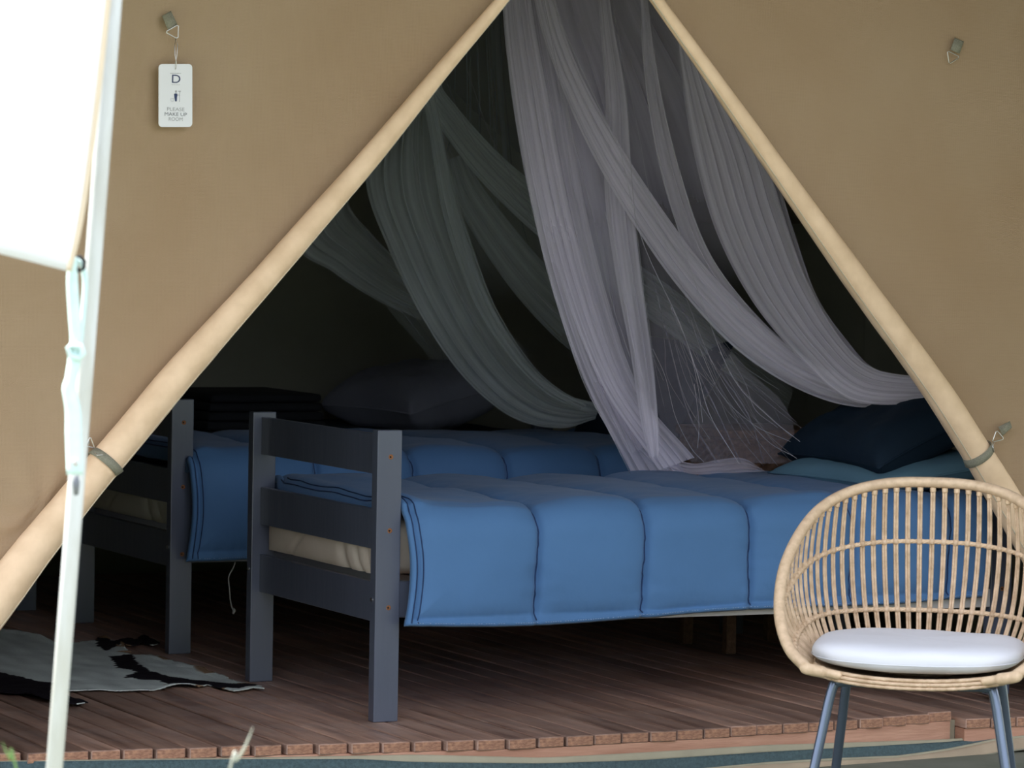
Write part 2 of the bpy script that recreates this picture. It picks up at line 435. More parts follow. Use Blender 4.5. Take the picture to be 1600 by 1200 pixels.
# ================================================================== ROLLED DOOR FLAPS
def roll(name, px, rad_px, label, seed):
    root = thing(name, label, 'tent flap', onv(*px[-1], VW), group=None)
    W = [onv(x, y, VW-0.035) for x, y in px]
    n = 150; P = cat(W, n); Rp = lerp_list(rad_px, n)
    sides = 28; V = []; F = []
    for i in range(n):
        t = (P[min(i+1, n-1)]-P[max(i-1, 0)]).normalized()
        a = Vector((0, -1, 0)); a = (a-t*a.dot(t)).normalized(); b = t.cross(a)
        r = Rp[i]*P[i].y*0 + Rp[i]
        for k in range(sides):
            th = 2*pi*k/sides
            rr = r*(1+0.035*nz3(i*0.09, cos(th)*1.5+seed, sin(th)*1.5)+0.025*nz3(i*0.35, cos(th)*3+seed, sin(th)*3))
            rr *= 1+0.05*((k/sides+0.12*seed+i*0.0006) % 1.0)      # spiral lap of the rolled cloth
            V.append(P[i]+(a*cos(th)+b*sin(th))*rr)
    for i in range(n-1):
        for k in range(sides):
            k2 = (k+1) % sides
            F.append((i*sides+k, i*sides+k2, (i+1)*sides+k2, (i+1)*sides+k))
    F.append(tuple(range(sides))[::-1]); F.append(tuple((n-1)*sides+k for k in range(sides)))
    mesh_obj('rolled_cloth', V, F, m_roll, root)
    # stitched edge of the cloth, a thin bead along the roll
    bead = MB(); pts = []
    for i in range(0, n, 2):
        t = (P[min(i+1, n-1)]-P[max(i-1, 0)]).normalized(); a = Vector((0, -1, 0)); a = (a-t*a.dot(t)).normalized(); b = t.cross(a)
        pts.append(P[i]+(a*cos(1.0)+b*sin(1.0)*(-1 if seed == 1 else 1))*Rp[i]*1.02)
    bead.tube(pts, 0.0022, 6).build('edge_seam', m_cream, root, local=False)
    return root, P, Rp
k_ = 10.0/5860
rl, PL_, RL_ = roll('rolled_door_flap', roll_L, [r*k_ for r in (8, 9, 12, 16, 18, 20, 22, 24, 24, 25, 28, 31, 33, 34)], 'long beige canvas door flap rolled up tight, sloping down left of the tent opening', 1)
rr_, PR_, RR_ = roll('rolled_door_flap', roll_R, [r*k_*1.06 for r in (8, 9, 12, 15, 20, 22, 23, 25, 26, 27, 28, 29)], 'long beige canvas door flap rolled up tight, right of the opening behind the chair', 2)

# ================================================================== STRAPS AND HOOKS
def tri_ring(mb, p, a, b, c_, r=0.0016):
    """triangle through three points given around p"""
    pts = []
    tri = [a, b, c_]
    for i in range(3):
        q0, q1 = tri[i], tri[(i+1) % 3]
        for t in (0.12, 0.3, 0.5, 0.7, 0.88): pts.append(q0+(q1-q0)*t)
    mb.tube(pts, r, 8, closed=True)
def strip(name, pts_top, pts_bot, m, parent, th=0.0016, n=12):
    A = cat(pts_top, n); B = cat(pts_bot, n)
    V, F, _ = grid(lambda s, t: A[round(s*(n-1))].lerp(B[round(s*(n-1))], t), n, 3)
    o = mesh_obj(name, V, F, m, parent); solid(o, th, 0); return o
def pv(x, y, off=0.0): return onv(x, y, VW-off)
def wall_hook(label, tabA, tabB, tabC, tabD, tri, w):
    """tab corners A-B top edge, C-D bottom edge (pixels); tri three pixels"""
    root = thing('wall_hook', label, 'hook', pv(*tabA), group='metal triangle rings sewn to the front canvas')
    o = strip('webbing_tab', [pv(*tabA, 0.002), pv(*[(a+b)/2 for a, b in zip(tabA, tabD)], 0.010), pv(*tabD, 0.006)],
              [pv(*tabB, 0.002), pv(*[(a+b)/2 for a, b in zip(tabB, tabC)], 0.010), pv(*tabC, 0.006)], m_web, root)
    mb = MB(); tri_ring(mb, None, *[pv(*q, 0.010) for q in tri]); mb.build('triangle_ring', m_steel, root, local=False)
    return root
h1 = wall_hook('small grey webbing tab with steel triangle ring above the white card', (253, 25), (267, 17), (277, 38), (263, 48), [(279, 38), (278, 61), (258, 50)], 1)
h2 = wall_hook('small grey webbing tab with empty steel triangle ring, high on the right canvas', (1492, 59), (1506, 65), (1499, 84), (1485, 78), [(1480, 79), (1500, 89), (1483, 100)], 1)
h3 = wall_hook('grey webbing tab with steel triangle ring holding the strap of the right rolled flap', (1560, 667), (1578, 658), (1581, 668), (1566, 681), [(1557, 672), (1569, 686), (1550, 691)], 1)
h4 = wall_hook('steel triangle ring on canvas beside the left rolled flap, partly behind the pale pole', (127, 690), (133, 685), (141, 690), (135, 697), [(134, 697), (141, 682), (148, 700)], 1)

def roll_strap(P, R, i0, label, hook_px, sgn):
    c = P[i0]; t = (P[i0+1]-P[i0-1]).normalized()
    a = Vector((0, -1, 0)); a = (a-t*a.dot(t)).normalized(); b = t.cross(a)
    root = thing('flap_strap', label, 'strap', c, group='webbing straps round the rolled flaps')
    V = []; F = []; n = 40; w = 0.012; r = R[i0]*1.09
    t2 = (t+b*0.25).normalized()
    for i in range(n):
        th = 2*pi*i/n; base = c+(a*cos(th)+b*sin(th))*r
        V += [base-t2*w, base+t2*w]
    for i in range(n):
        j = (i+1) % n; F.append((2*i, 2*j, 2*j+1, 2*i+1))
    o = mesh_obj('webbing_loop', V, F, m_web, root); solid(o, 0.002, 0)
    p0 = c+(a*0.75+b*sgn*0.66)*r*1.06
    h = pv(*hook_px, 0.012)
    dirn = (h-p0).normalized(); side = dirn.cross(Vector((0, 1, 0))).normalized()
    mb = MB(); mb.tube([p0-side*0.011, p0+side*0.011, p0+side*0.011+dirn*0.02, p0+dirn*0.027, p0-side*0.011+dirn*0.02], 0.0015, 6, closed=True)
    mb.tube([p0+dirn*0.024, p0.lerp(h, 0.75)+Vector((0, -0.004, 0)), h], 0.0014, 6)
    mb.build('snap_hook', m_steel, root, local=False)
    q = c+(a*0.9+b*sgn*0.45)*r*1.05
    return root
def near_idx(P, x, y):
    q = onv(x, y, VW-0.035); return min(range(len(P)), key=lambda i: (P[i]-q).length)
roll_strap(PL_, RL_, near_idx(PL_, 166, 722), 'grey webbing strap clipped round the left rolled flap near the pale pole', (146, 699), 1 if True else -1)
roll_strap(PR_, RR_, near_idx(PR_, 1530, 712), 'grey webbing strap clipped round the right rolled flap above the rattan chair', (1552, 690), -1)

# ================================================================== DOOR CARD
root = thing('door_card', 'white rounded hanging card reading please make up room, clipped to the left canvas', 'sign', pv(275, 150, 0.015))
def card_pt(x, y, off): return onv(x, y, VW-off)
def poly_card(name, x0, y0, x1, y1, r, off, th, m, par):
    out = []
    for cx, cy, a0 in ((x1-r, y0+r, -90), (x1-r, y1-r, 0), (x0+r, y1-r, 90), (x0+r, y0+r, 180)):
        for k in range(7):
            a = radians(a0+15*k); out.append((cx+r*cos(a), cy+r*sin(a)))
    V = [card_pt(x+0.0*(y-y0), y, off) for x, y in out]; n = len(V)
    V += [v+Vector((0, th, 0)) for v in V]
    F = [tuple(range(n)), tuple(range(2*n-1, n-1, -1))]+[(i, i+n, (i+1) % n+n, (i+1) % n) for i in range(n)]
    return mesh_obj(name, V, F, m, par, smooth=False)
poly_card('card', 248, 100, 300.5, 198.5, 6, 0.018, 0.003, m_card, root)
def letter_row(txt, cx, cy, hpx, m, wmax):
    cu_ = bpy.data.curves.new('lettering', 'FONT'); cu_.body = txt; cu_.align_x = 'CENTER'; cu_.align_y = 'CENTER'
    o = bpy.data.objects.new('lettering', cu_); C.objects.link(o)
    c = card_pt(cx, cy, 0.0186); cu_.size = 1; cu_.materials.append(m)
    bpy.context.view_layer.update()
    s = wmax*10/5860/0.904/max(o.dimensions.x, 1e-3); 
    o.parent = root
    o.location = c-root.location; o.rotation_euler = (pi/2, 0, 0)
    sy = hpx*10/5860/0.70
    o.scale = (s, sy, 1)
    me = bpy.data.meshes.new_from_object(o); me.materials.clear(); me.materials.append(m)
    q = bpy.data.objects.new('lettering', me); C.objects.link(q); q.parent = root
    q.location = o.location; q.rotation_euler = o.rotation_euler; q.scale = o.scale
    bpy.data.objects.remove(o)
    return q
letter_row('PLEASE', 274.5, 171, 5.2, m_inkl, 25)
letter_row('MAKE UP', 274.5, 178.8, 5.2, m_ink, 32)
letter_row('ROOM', 274.5, 186.4, 5.2, m_inkl, 20)
letter_row('D', 275, 124, 12.5, m_navyink, 12)
mb = MB()
def dash(x0, y0, x1, y1, r=0.0006): mb.tube([card_pt(x0, y0, 0.0187), card_pt(x1, y1, 0.0187)], r, 4)
for i in range(7): dash(266+i*2.5, 114.6, 267.6+i*2.5, 114.6)
for i in range(4): dash(268.5+i*3.5, 132.5, 270.5+i*3.5, 132.5, 0.0003)
o = mb.build('small_print', m_inkl, root, local=False); o['kind'] = 'stuff'
# maid emblem: head, cap, dress, legs, broom, bucket
def plate(pts, m, name):
    V = [card_pt(x, y, 0.0188) for x, y in pts]; n = len(V); V += [v+Vector((0, 0.0006, 0)) for v in V]
    return mesh_obj(name, V, [tuple(range(n)), tuple(range(2*n-1, n-1, -1))]+[(i, i+n, (i+1) % n+n, (i+1) % n) for i in range(n)], m, root, smooth=False)
plate([(273.2, 146), (272, 147.5), (272.6, 152), (273.6, 158.5), (276.2, 158.5), (276.6, 152), (277.4, 148.5), (276.6, 146.2)], m_navyink, 'figure_emblem')
plate([(273.6, 143), (274.4, 141.2), (275.8, 141.2), (276.4, 143), (275.8, 145), (274.2, 145)], m_inkl, 'figure_head')
mb = MB(); dash(281, 143, 280.4, 159, 0.0004); dash(278.5, 142.5, 282.5, 142.5, 0.0009); dash(276.5, 148, 280.5, 149, 0.0005)
for a, b in (((266.8, 154), (271, 154)), ((266.8, 154), (267.6, 158.8)), ((271, 154), (270.3, 158.8)), ((267.6, 158.8), (270.3, 158.8))): dash(*a, *b, 0.0003)
mb.build('broom_and_bucket', m_inkl, root, local=False)
mb = MB()
mb.tube([card_pt(274.5, 60, 0.012), card_pt(272.8, 72, 0.019), card_pt(273.4, 86, 0.024), card_pt(275.6, 98, 0.024), card_pt(274.6, 108, 0.021), card_pt(273, 104, 0.013), card_pt(276.4, 86, 0.012), card_pt(277.5, 70, 0.012)], 0.0011, 6, closed=True)
mb.build('wire_ring', m_steel, root, local=False)

# ================================================================== BEDS
PU, PVD, PH = 0.073, 0.038, 0.80
BW, BL = 0.968, 2.05
def make_bed(loc, label):
    root = thing('single_bed', label, 'bed', loc, group='charcoal single beds')
    posts = [(0, 0), (0, BW-PVD), (BL-PU, 0), (BL-PU, BW-PVD)]
    for i, (a, b) in enumerate(posts):
        bm = bmesh.new(); box(bm, (a, b, 0), (a+PU, b+PVD, PH if a == 0 else 0.655), 0.0025, seg=2)
        p = bm_obj('leg', bm, m_blackwood, root)
        if b == 0:
            for z in ((0.727, 0.525, 0.314) if a == 0 else (0.525, 0.314)):
                bm = bmesh.new()
                bmesh.ops.create_cone(bm, cap_ends=True, segments=14, radius1=0.0075, radius2=0.0060, depth=0.0016, matrix=Matrix.Translation((a+0.040, b-0.0004, z)) @ Matrix.Rotation(pi/2, 4, 'X'))
                s = bm_obj('screw_hole', bm, m_rust, p); s['label'] = 'rusty screw hole'
                bm = bmesh.new()
                bmesh.ops.create_cone(bm, cap_ends=True, segments=12, radius1=0.0027, radius2=0.0027, depth=0.0016, matrix=Matrix.Translation((a+0.038, b-0.0012, z)) @ Matrix.Rotation(pi/2, 4, 'X'))
                bm_obj('screw', bm, m_hole, p)
        bm = bmesh.new()
        if a == 0:
            bmesh.ops.create_cone(bm, cap_ends=True, segments=14, radius1=0.006, radius2=0.005, depth=0.004, matrix=Matrix.Translation((a-0.001, b+0.022, 0.335)) @ Matrix.Rotation(pi/2, 4, 'Y'))
            bm_obj('bolt_head', bm, m_steel, p)
        else: bm.free()
    for a in (0.026, BL-0.046):
        for z0, z1 in ((0.268, 0.378), (0.468, 0.578), (0.675, 0.785)):
            if a > 1 and z0 > 0.6: continue
            bm = bmesh.new(); box(bm, (a, PVD-0.001, z0), (a+0.02, BW-PVD+0.001, z1), 0.002, seg=2)
            bm_obj('crossbar', bm, m_blackwood, root)
    for b in (0.006, BW-0.026):
        bm = bmesh.new(); box(bm, (PU-0.001, b, 0.285), (BL-PU+0.001, b+0.02, 0.385), 0.002)
        bm_obj('side_rail', bm, m_blackwood, root)
    bm = bmesh.new(); box(bm, (PU+0.6, -0.006, 0.262), (BL-PU-0.005, 0.005, 0.315), 0.001)
    o = bm_obj('side_batten', bm, m_batten, root); o['label'] = 'pale side batten'
    for i in range(9):
        uu = 0.15+i*0.21
        bm = bmesh.new(); box(bm, (uu, 0.026, 0.372), (uu+0.07, BW-0.026, 0.388), 0.001)
        bm_obj('slat', bm, m_batten, root)
    return root
bed1 = make_bed((0, 0, 0), 'charcoal painted single bed in front, nearest the deck edge')
V2 = 1.66
bed2 = copy_tree(bed1); bed2.location = (0.013, V2, 0)
bed2['label'] = 'charcoal painted single bed behind the first, its end post left of the front bed'
V3 = 3.02
bed3 = copy_tree(bed1); bed3.location = (-0.05, V3, 0)
bed3['label'] = 'dark single bed deepest in the tent, below the grey pillow'

def mattress(u0_, v0_, label, m, seed):
    lo = (u0_+0.052, v0_+0.045, 0.39); hi = (u0_+BL-0.055, v0_+BW-0.045, 0.555)
    V = []; F = []
    # rounded box by superellipse section swept
    nu, nsd = 60, 48
    for i in range(nu):
        s = i/(nu-1); uu = lo[0]+(hi[0]-lo[0])*s
        e = min(s, 1-s)*(hi[0]-lo[0]); k = 1.0 if e > 0.04 else sqrt(max(0, 1-(1-e/0.04)**2))
        k = 0.93+0.07*k if e > 1e-6 else 0.0001
        for j in range(nsd):
            th = 2*pi*j/nsd; cx, cz = cos(th), sin(th)
            n_ = 7.0; rr = (abs(cx)**n_+abs(cz)**n_)**(-1/n_)
            vv = (lo[1]+hi[1])/2+rr*cx*(hi[1]-lo[1])/2*k + 0.006*nz3(uu*6, th*2, seed)
            zz = (lo[2]+hi[2])/2+rr*cz*(hi[2]-lo[2])/2*k + (0.004*nz3(uu*9, th*3, seed) if zz_ok(cz) else 0)
            ux = uu
            if s == 0 or i == 1:
                ux += 0.005*sin(vv*28+zz*14+seed*3)*(1 if abs(cz) < 0.9 else 0.3)
            V.append((ux, vv, zz))
    for i in range(nu-1):
        for j in range(nsd):
            j2 = (j+1) % nsd; F.append((i*nsd+j, i*nsd+j2, (i+1)*nsd+j2, (i+1)*nsd+j))
    root = thing('mattress', label, 'mattress', (u0_+BL/2, v0_+BW/2, 0.39), group='mattresses on the beds')
    mesh_obj('cover', V, F, m, root)
    V = []; F = []
    # end face of the foot end with sheet creases
    def fn(s, t):
        vv = lo[1]+0.012+(hi[1]-lo[1]-0.024)*s; zz = lo[2]+0.004+(hi[2]-lo[2]-0.008)*t
        edge_ = min(s, 1-s)*6; edge_ = min(1, edge_); te = min(1, min(t, 1-t)*5)
        x = lo[0]-0.004-0.010*sqrt(edge_*te)
        x += 0.010*exp(-((s-0.30-0.1*t)/0.030)**2)+0.008*exp(-((s-0.17-0.12*t)/0.018)**2)+0.007*exp(-((s-0.10-0.05*t)/0.013)**2)+0.005*exp(-((s-0.80+0.3*t)/0.02)**2)
        x += 0.003*nz3(s*5, t*2+s*2, seed)
        return (x, vv, zz)
    V, F, _ = grid(fn, 90, 24, flip=True)
    mesh_obj('sheet_end', V, F, m, root)
    return root
def zz_ok(cz): return cz > -0.5
mattress(0, 0, 'beige mattress in a creased sheet on the front bed', m_mattress, 1)
mattress(0.013, V2, 'pale mattress showing between the bars of the left bed', m_mattress2, 2)
mattress(-0.05, V3, 'mattress on the deepest bed, under the dark blanket', m_mattress2, 3)

def comforter(u0_, v0_, label, seed, zt=0.582, hem=0.262, lift=0.0, u_end=1.93, m=m_blue, pitch_q=0.335, left=0.074, first=0.472):
    vn, vf = v0_-0.040, v0_+BW+0.035
    r = 0.075
    # arc-length section: near hem -> up -> round -> top -> round -> far hem
    sec = []
    zc = zt-r
    n1 = 46
    for i in range(n1): sec.append((vn, hem+(zc-hem)*i/n1, -1, 0))
    for i in range(14): a = pi/2*i/14; sec.append((vn+r-r*cos(a), zc+r*sin(a), -cos(a), sin(a)))
    for i in range(44): sec.append((vn+r+(vf-vn-2*r)*i/44, zt, 0, 1))
    for i in range(14): a = pi/2*i/14; sec.append((vf-r+r*sin(a), zc+r*cos(a), sin(a), cos(a)))
    for i in range(23): sec.append((vf, zc-(zc-0.36)*i/22, 1, 0))
    ns = len(sec)
    us0 = u0_+0.052; us1 = u0_+u_end
    nu = 480
    seams = [u0_+first+pitch_q*k for k in range(-1, 8)]
    seams = seams[1:] if first > 1 else seams; seams[0] = -99
    V = []; F = []
    # arc length
    sl = [0]
    for a, b in zip(sec, sec[1:]): sl.append(sl[-1]+sqrt((a[0]-b[0])**2+(a[1]-b[1])**2))
    for i in range(nu):
        for j in range(ns):
            vv, zz, nv, nz_ = sec[j]
            # start of cloth: keep clear of the posts where it hangs outside
            inside = 1.0 if (v0_+0.055 < vv < v0_+BW-0.055) else 0.0
            tt = min(max((vv-(v0_+0.045))/0.05, 0), 1)*min(max(((v0_+BW-0.045)-vv)/0.05, 0), 1)
            start = (u0_+left)*(1-tt)+us0*tt
            if tt < 0.5 and zz < zt-0.06: start -= 0.010*(0.5-0.5*cos(pi*min(1, (zt-0.06-zz)/0.25)))-0.012*sin(pi*min(1, max(0, (zz-hem)/(zt-0.06-hem))))
            uu = start+(us1-start)*(i/(nu-1))**1.0
            # seam wander
            w = 0.010*nz3(j*0.018, seed*3.3, 1.0)
            d = min(abs(uu-(s+w)) for s in seams)
            puff = 0.027*(1-exp(-(d/0.035)))*1.0
            crease = -0.011*exp(-(d/0.009)**2)
            # border channel along hem and the foot edge
            dh = sl[j]; de = uu-start
            b_ = min(dh, de)
            puff *= (1-exp(-((max(b_-0.022, 0))/0.03)))
            if b_ < 0.022: puff += 0.013*sqrt(max(0, sin(pi*b_/0.022)))
            # small radial gathers next to seams, soft drape waves
            g = 0.0060*exp(-d/0.045)*nz3(uu*12, sl[j]*34, seed)+0.0035*exp(-b_/0.06)*nz3(uu*40, sl[j]*10, seed+4) + 0.008*nz3(uu*3.1, sl[j]*4.0, seed+2)+0.004*nz3(uu*9, sl[j]*9, seed+7)
            hang = 1 if sl[j] < 0.28 else 0
            wave = hang*0.010*sin(uu*5.2+seed)*(1-sl[j]/0.28)
            off = puff+crease+g
            nvv = vv+nv*off-wave; nzz = zz+nz_*off
            if nz_ > 0.9:
                nzz += 0.014*nz3(uu*1.7+seed, vv*2.2)+lift*(1-(uu-us0)/(us1-us0))
                nzz += 0.018*exp(-((uu-us0-0.05)/0.045)**2)*(1+0.8*nz3(vv*5, seed))      # bunched foot end
                if uu-us0 < 0.03: nzz -= 0.030*(1-(uu-us0)/0.03)**2
            hr = min(1, max(0, (uu-u0_-0.85)/0.5)); nzz += 0.026*hr*max(0, 1-sl[j]/0.3)
            if sl[j] < 0.02: nzz += 0.007*sin(uu*6.0+seed*2)*1.0
            V.append((uu, nvv, nzz))
    for i in range(nu-1):
        for j in range(ns-1):
            a = i*ns+j; F.append((a, a+ns, a+ns+1, a+1))
    root = thing('comforter', label, 'comforter', (u0_+1.0, v0_+BW/2, zt), group='blue quilted comforters')
    o = mesh_obj('quilt', V, F, m, root); solid(o, 0.012, -1)
    # piping lines: foot edge (double) and hem
    def surf(i, j, off=0.0015):
        p = Vector(V[i*ns+j]); n_ = Vector((0, sec[j][2], sec[j][3])); return p+n_*off
    jt = n1+14+44
    for name, io in (('piping', 4), ('piping', 9)):
        MB().tube([surf(io, j) for j in range(2, jt, 2)], 0.0018, 5).build(name, m_seam, root, local=False)
    # quilting seams: thin dark cords sunk in each channel
    for s in seams[1:]:
        path = []
        for j in range(3, jt+10, 2):
            w = 0.010*nz3(j*0.018, seed*3.3, 1.0)
            start = V[j][0]; i = round((s+w-start)/(us1-start)*(nu-1))
            if 0 <= i < nu: path.append(surf(i, j, 0.0018))
        if len(path) > 3: MB().tube(path, 0.0020, 6).build('quilt_seam', m_seam, root, local=False)
    # hem stitching
    st = MB(); jh = 2
    for i in range(6, nu-6, 2):
        if random.random() < 0.75: st.tube([surf(i, jh, 0.0012), surf(i+1, jh, 0.0012)], 0.0006, 4)
    o = st.build('hem_stitching', m_stitch, root, local=False); o['kind'] = 'stuff'
    return root
comforter(0, 0, 'bright blue quilted comforter draped over the front bed, hanging down its near side', 1)
comforter(0.013, V2, 'shaded blue quilted comforter on the second bed, hanging between its post and the front bed', 2, zt=0.62, hem=0.30, left=0.045)

# dark blanket on the deepest bed
def fn(s, t):
    vv = V3-0.03+(BW+0.06)*t; e = min(t, 1-t)*(BW+0.06)
    z = 0.60+0.01*nz3(s*8, t*4, 5)-0.26*max(0, 1-e/0.03)
    return (-0.02+1.95*s, vv, z)
V, F, _ = grid(fn, 60, 40); o = mesh_obj('blanket', V, F, m_navy); solid(o, 0.012); tag(o, 'dark blanket covering the deepest bed under the grey pillow', 'blanket')

def pillow(name, label, loc, size, rot, m, seed, group='pillows', pinch=0.10):
    L_, W_, T_ = size
    root = thing(name, label, 'pillow', loc, group=group); root.rotation_euler = rot
    n = 44
    def surf(sign):
        def fn(s, t):
            x = s*2-1; y = t*2-1
            k = (1-abs(x)**3.0)*(1-abs(y)**3.0); h = max(0, k)**0.42
            pin = 1-pinch*(1-(abs(y))**2)*abs(x)**2; pin2 = 1-pinch*(1-(abs(x))**2)*abs(y)**2
            wr = 0.10*nz3(x*2.2+seed, y*2.2, seed*2)*h+0.06*h*nz3(x*6, y*6, seed)+0.05*h*sin(9*x+5*y+seed)*abs(x)**2
            return (x*L_/2*pin, y*W_/2*pin2, sign*T_/2*(h+wr))
        return fn
    V1, F1, _ = grid(surf(1), n, n); V2_, F2, _ = grid(surf(-1), n, n, base=len(V1), flip=True)
    o = mesh_obj('pillowcase', V1+V2_, F1+F2, m, root, local=True)
    rim = [Vector(V1[i*n]) for i in range(n)]+[Vector(V1[(n-1)*n+j]) for j in range(n)]+[Vector(V1[i*n+n-1]) for i in reversed(range(n))]+[Vector(V1[j]) for j in reversed(range(n))]
    q = MB(); q.tube(rim[::2], 0.0035, 6, closed=True); q.build('piped_edge', m, root)
    return root
pillow('pillow', 'pale teal pillow on the front bed, squeezed beneath the navy pillow', (1.835, 0.37, 0.648), (0.44, 0.66, 0.11), (0, radians(-8), radians(2)), m_teal, 3.1)
pillow('pillow', 'large navy pillow propped up on the head of the front bed above the chair', (1.85, 0.40, 0.760), (0.44, 0.66, 0.19), (radians(0), radians(-24), radians(-3)), m_navy, 1.7)
pillow('pillow', 'navy pillow at the head of the second bed, seen through the bright net', (1.88, V2+0.35, 0.80), (0.44, 0.74, 0.16), (0, radians(-58), 0), m_navy, 5.2)
pillow('pillow', 'dim grey pillow on the deepest bed at the back of the tent', (1.62, V3+0.40, 0.715), (0.46, 0.66, 0.24), (0, radians(-12), radians(8)), m_greyp, 8.8)
# folded dark blanket at left of grey pillow
bm = bmesh.new()
for k in range(4): box(bm, (0.72+0.004*k, V3+0.2, 0.606+k*0.033), (1.18-0.006*k, V3+0.75, 0.636+k*0.033), 0.012, seg=3)
o = bm_obj('folded_blanket', bm, m_black, smooth=True); tag(o, 'folded black blanket stacked on the deepest bed left of the grey pillow', 'blanket')

# ================================================================== WICKER NIGHTSTAND
nu0, nv0 = 1.715, 1.14
root = thing('wicker_nightstand', 'brown woven wicker nightstand standing between the front and second bed', 'nightstand', (nu0, nv0, 0))
def weave_face(o0, du, dv_, wid, hgt, nrm):
    nW, nH = int(wid/0.0075), int(hgt/0.0075)
    def fn(s, t):
        x = s*wid; z = t*hgt
        row = int(z/0.015); ph = pi*(row % 2)
        d = 0.005*sin(x*2*pi/0.06+ph)+0.004*abs(sin(z*pi/0.015))
        return o0+du*x+Vector((0, 0, z))+nrm*d
    return grid(fn, nW, nH)
V = []; F = []
for o0, du, nrm, wid in ((Vector((0, 0, 0.13)), Vector((1, 0, 0)), Vector((0, -1, 0)), 0.36), (Vector((0, 0.34, 0.13)), Vector((0, -1, 0)), Vector((-1, 0, 0)), 0.34),
                         (Vector((0.36, 0, 0.13)), Vector((0, 1, 0)), Vector((1, 0, 0)), 0.34), (Vector((0.36, 0.34, 0.13)), Vector((-1, 0, 0)), Vector((0, 1, 0)), 0.36)):
    v, f, _ = weave_face(o0, du, None, wid, 0.56, nrm); b = len(V); V += v; F += [tuple(q+b for q in ff) for ff in f]
mesh_obj('woven_body', V, F, m_wicker, root, local=True)
bm = bmesh.new(); box(bm, (-0.015, -0.015, 0.69), (0.375, 0.355, 0.72), 0.008, seg=2); bm_obj('lid', bm, m_wicker, root)
for a in (0.005, 0.32):
    for b in (0.005, 0.30):
        bm = bmesh.new(); box(bm, (a, b, 0), (a+0.035, b+0.035, 0.14), 0.003); bm_obj('leg', bm, m_wicker, root)

# hanging cord below the second bed
p = [onv(x, y, V2+0.05) for x, y in ((368, 868), (367, 880), (364, 888), (357, 902), (358.5, 920), (359.5, 935), (362, 948), (365, 954))]
mb = MB(); mb.tube(cat(p, 26), 0.0022, 6)
q = p[-1]; mb.tube([q+Vector((0, 0, 0.008)), q+Vector((0.002, 0, 0)), q-Vector((0.002, 0, 0.010))], [0.003, 0.006, 0.003], 8)
o = mb.build('hanging_cord', m_cord); tag(o, 'thin white knotted cord dangling below the second bed', 'cord')

# ================================================================== MOSQUITO NETS
def band(name, parent, Lp, Rp, D, m, nf=5, amp=0.5, over=1.3, n_t=90, n_s=90, seed=0, dens=1.0):
    n = n_t
    Lc = cat([(*p, 0) for p in Lp], n); Rc = cat([(*p, 0) for p in Rp], n); Dc = lerp_list(D, n) if isinstance(D, (list, tuple)) else [D]*n
    dn = lerp_list(dens, n) if isinstance(dens, (list, tuple)) else [dens]*n
    rnd = random.Random(seed)
    comps = [(nf*rnd.uniform(0.7, 1.3), rnd.uniform(0, 6), rnd.uniform(-1.2, 1.2), 1.0), (nf*rnd.uniform(1.8, 2.6), rnd.uniform(0, 6), rnd.uniform(-2, 2), 0.45), (nf*rnd.uniform(3.2, 4.2), rnd.uniform(0, 6), rnd.uniform(-2, 2), 0.10)]
    V = []; F = []; UV = []; A = []
    for i in range(n):
        t = i/(n-1); a = at(Lc[i].x, Lc[i].y, Dc[i]); b = at(Rc[i].x, Rc[i].y, Dc[i]); w = b-a
        for j in range(n_s):
            s = j/(n_s-1); e = min(1, min(s, 1-s)*6)
            ds = 0; dz = 0
            for f_, ph, dr, am in comps:
                th = 2*pi*f_*s+ph+dr*t
                ds += over*am*sin(th)/(2*pi*f_); dz += am*cos(th)/(2*pi*f_)
            ss = s+ds*e
            V.append(a+w*ss+fwd_h*(dz*amp*w.length*2))
            UV.append((s*max(0.3, nf/5), t)); A.append(dn[i]*1.0)
    for i in range(n-1):
        for j in range(n_s-1):
            q = i*n_s+j; F.append((q, q+1, q+n_s+1, q+n_s))
    return mesh_obj(name, V, F, m, parent, uvs=UV, attr=A)
def crease(parent, pts, D, r=0.0014, n=40, m=None):
    P = cat([(*p, 0) for p in pts], n); Dc = lerp_list(D, n) if isinstance(D, (list, tuple)) else [D]*n
    mb = MB(); mb.tube([at(p.x, p.y, d) for p, d in zip(P, Dc)], r, 5)
    o = mesh_obj('crease', mb.V, mb.F, m or m_thread, parent, uvs=[(0, 0)]*len(mb.V), attr=[1.0]*len(mb.V)); return o

NA = thing('mosquito_net', 'bright white mosquito net hanging over the front bed, parted into long gathered swags', 'net', at(900, -150, 11.4), group='mosquito nets')
# single-layer sheet behind the swags
band('net_sheet', NA, [(780, -160), (786, 0), (800, 120), (825, 260), (850, 380), (880, 480)], [(1010, -160), (1060, 0), (1130, 120), (1190, 250), (1215, 350), (1240, 440)], [11.55]*6, m_net_thin, nf=6, amp=0.25, over=0.9, seed=3, dens=[1, 1.1, 1.15, 1.0, 0.45, 0.0])
band('net_sheet', NA, [(800, -160), (790, 0), (806, 150), (840, 320), (880, 460), (930, 600), (985, 710)], [(940, -160), (950, 0), (960, 150), (975, 320), (985, 430), (1000, 560), (1020, 690)], [11.6]*7, m_net_thin, nf=5, amp=0.25, over=1.0, seed=5, dens=[1, 1, 1, 1, 0.9, 0.7, 0.6])
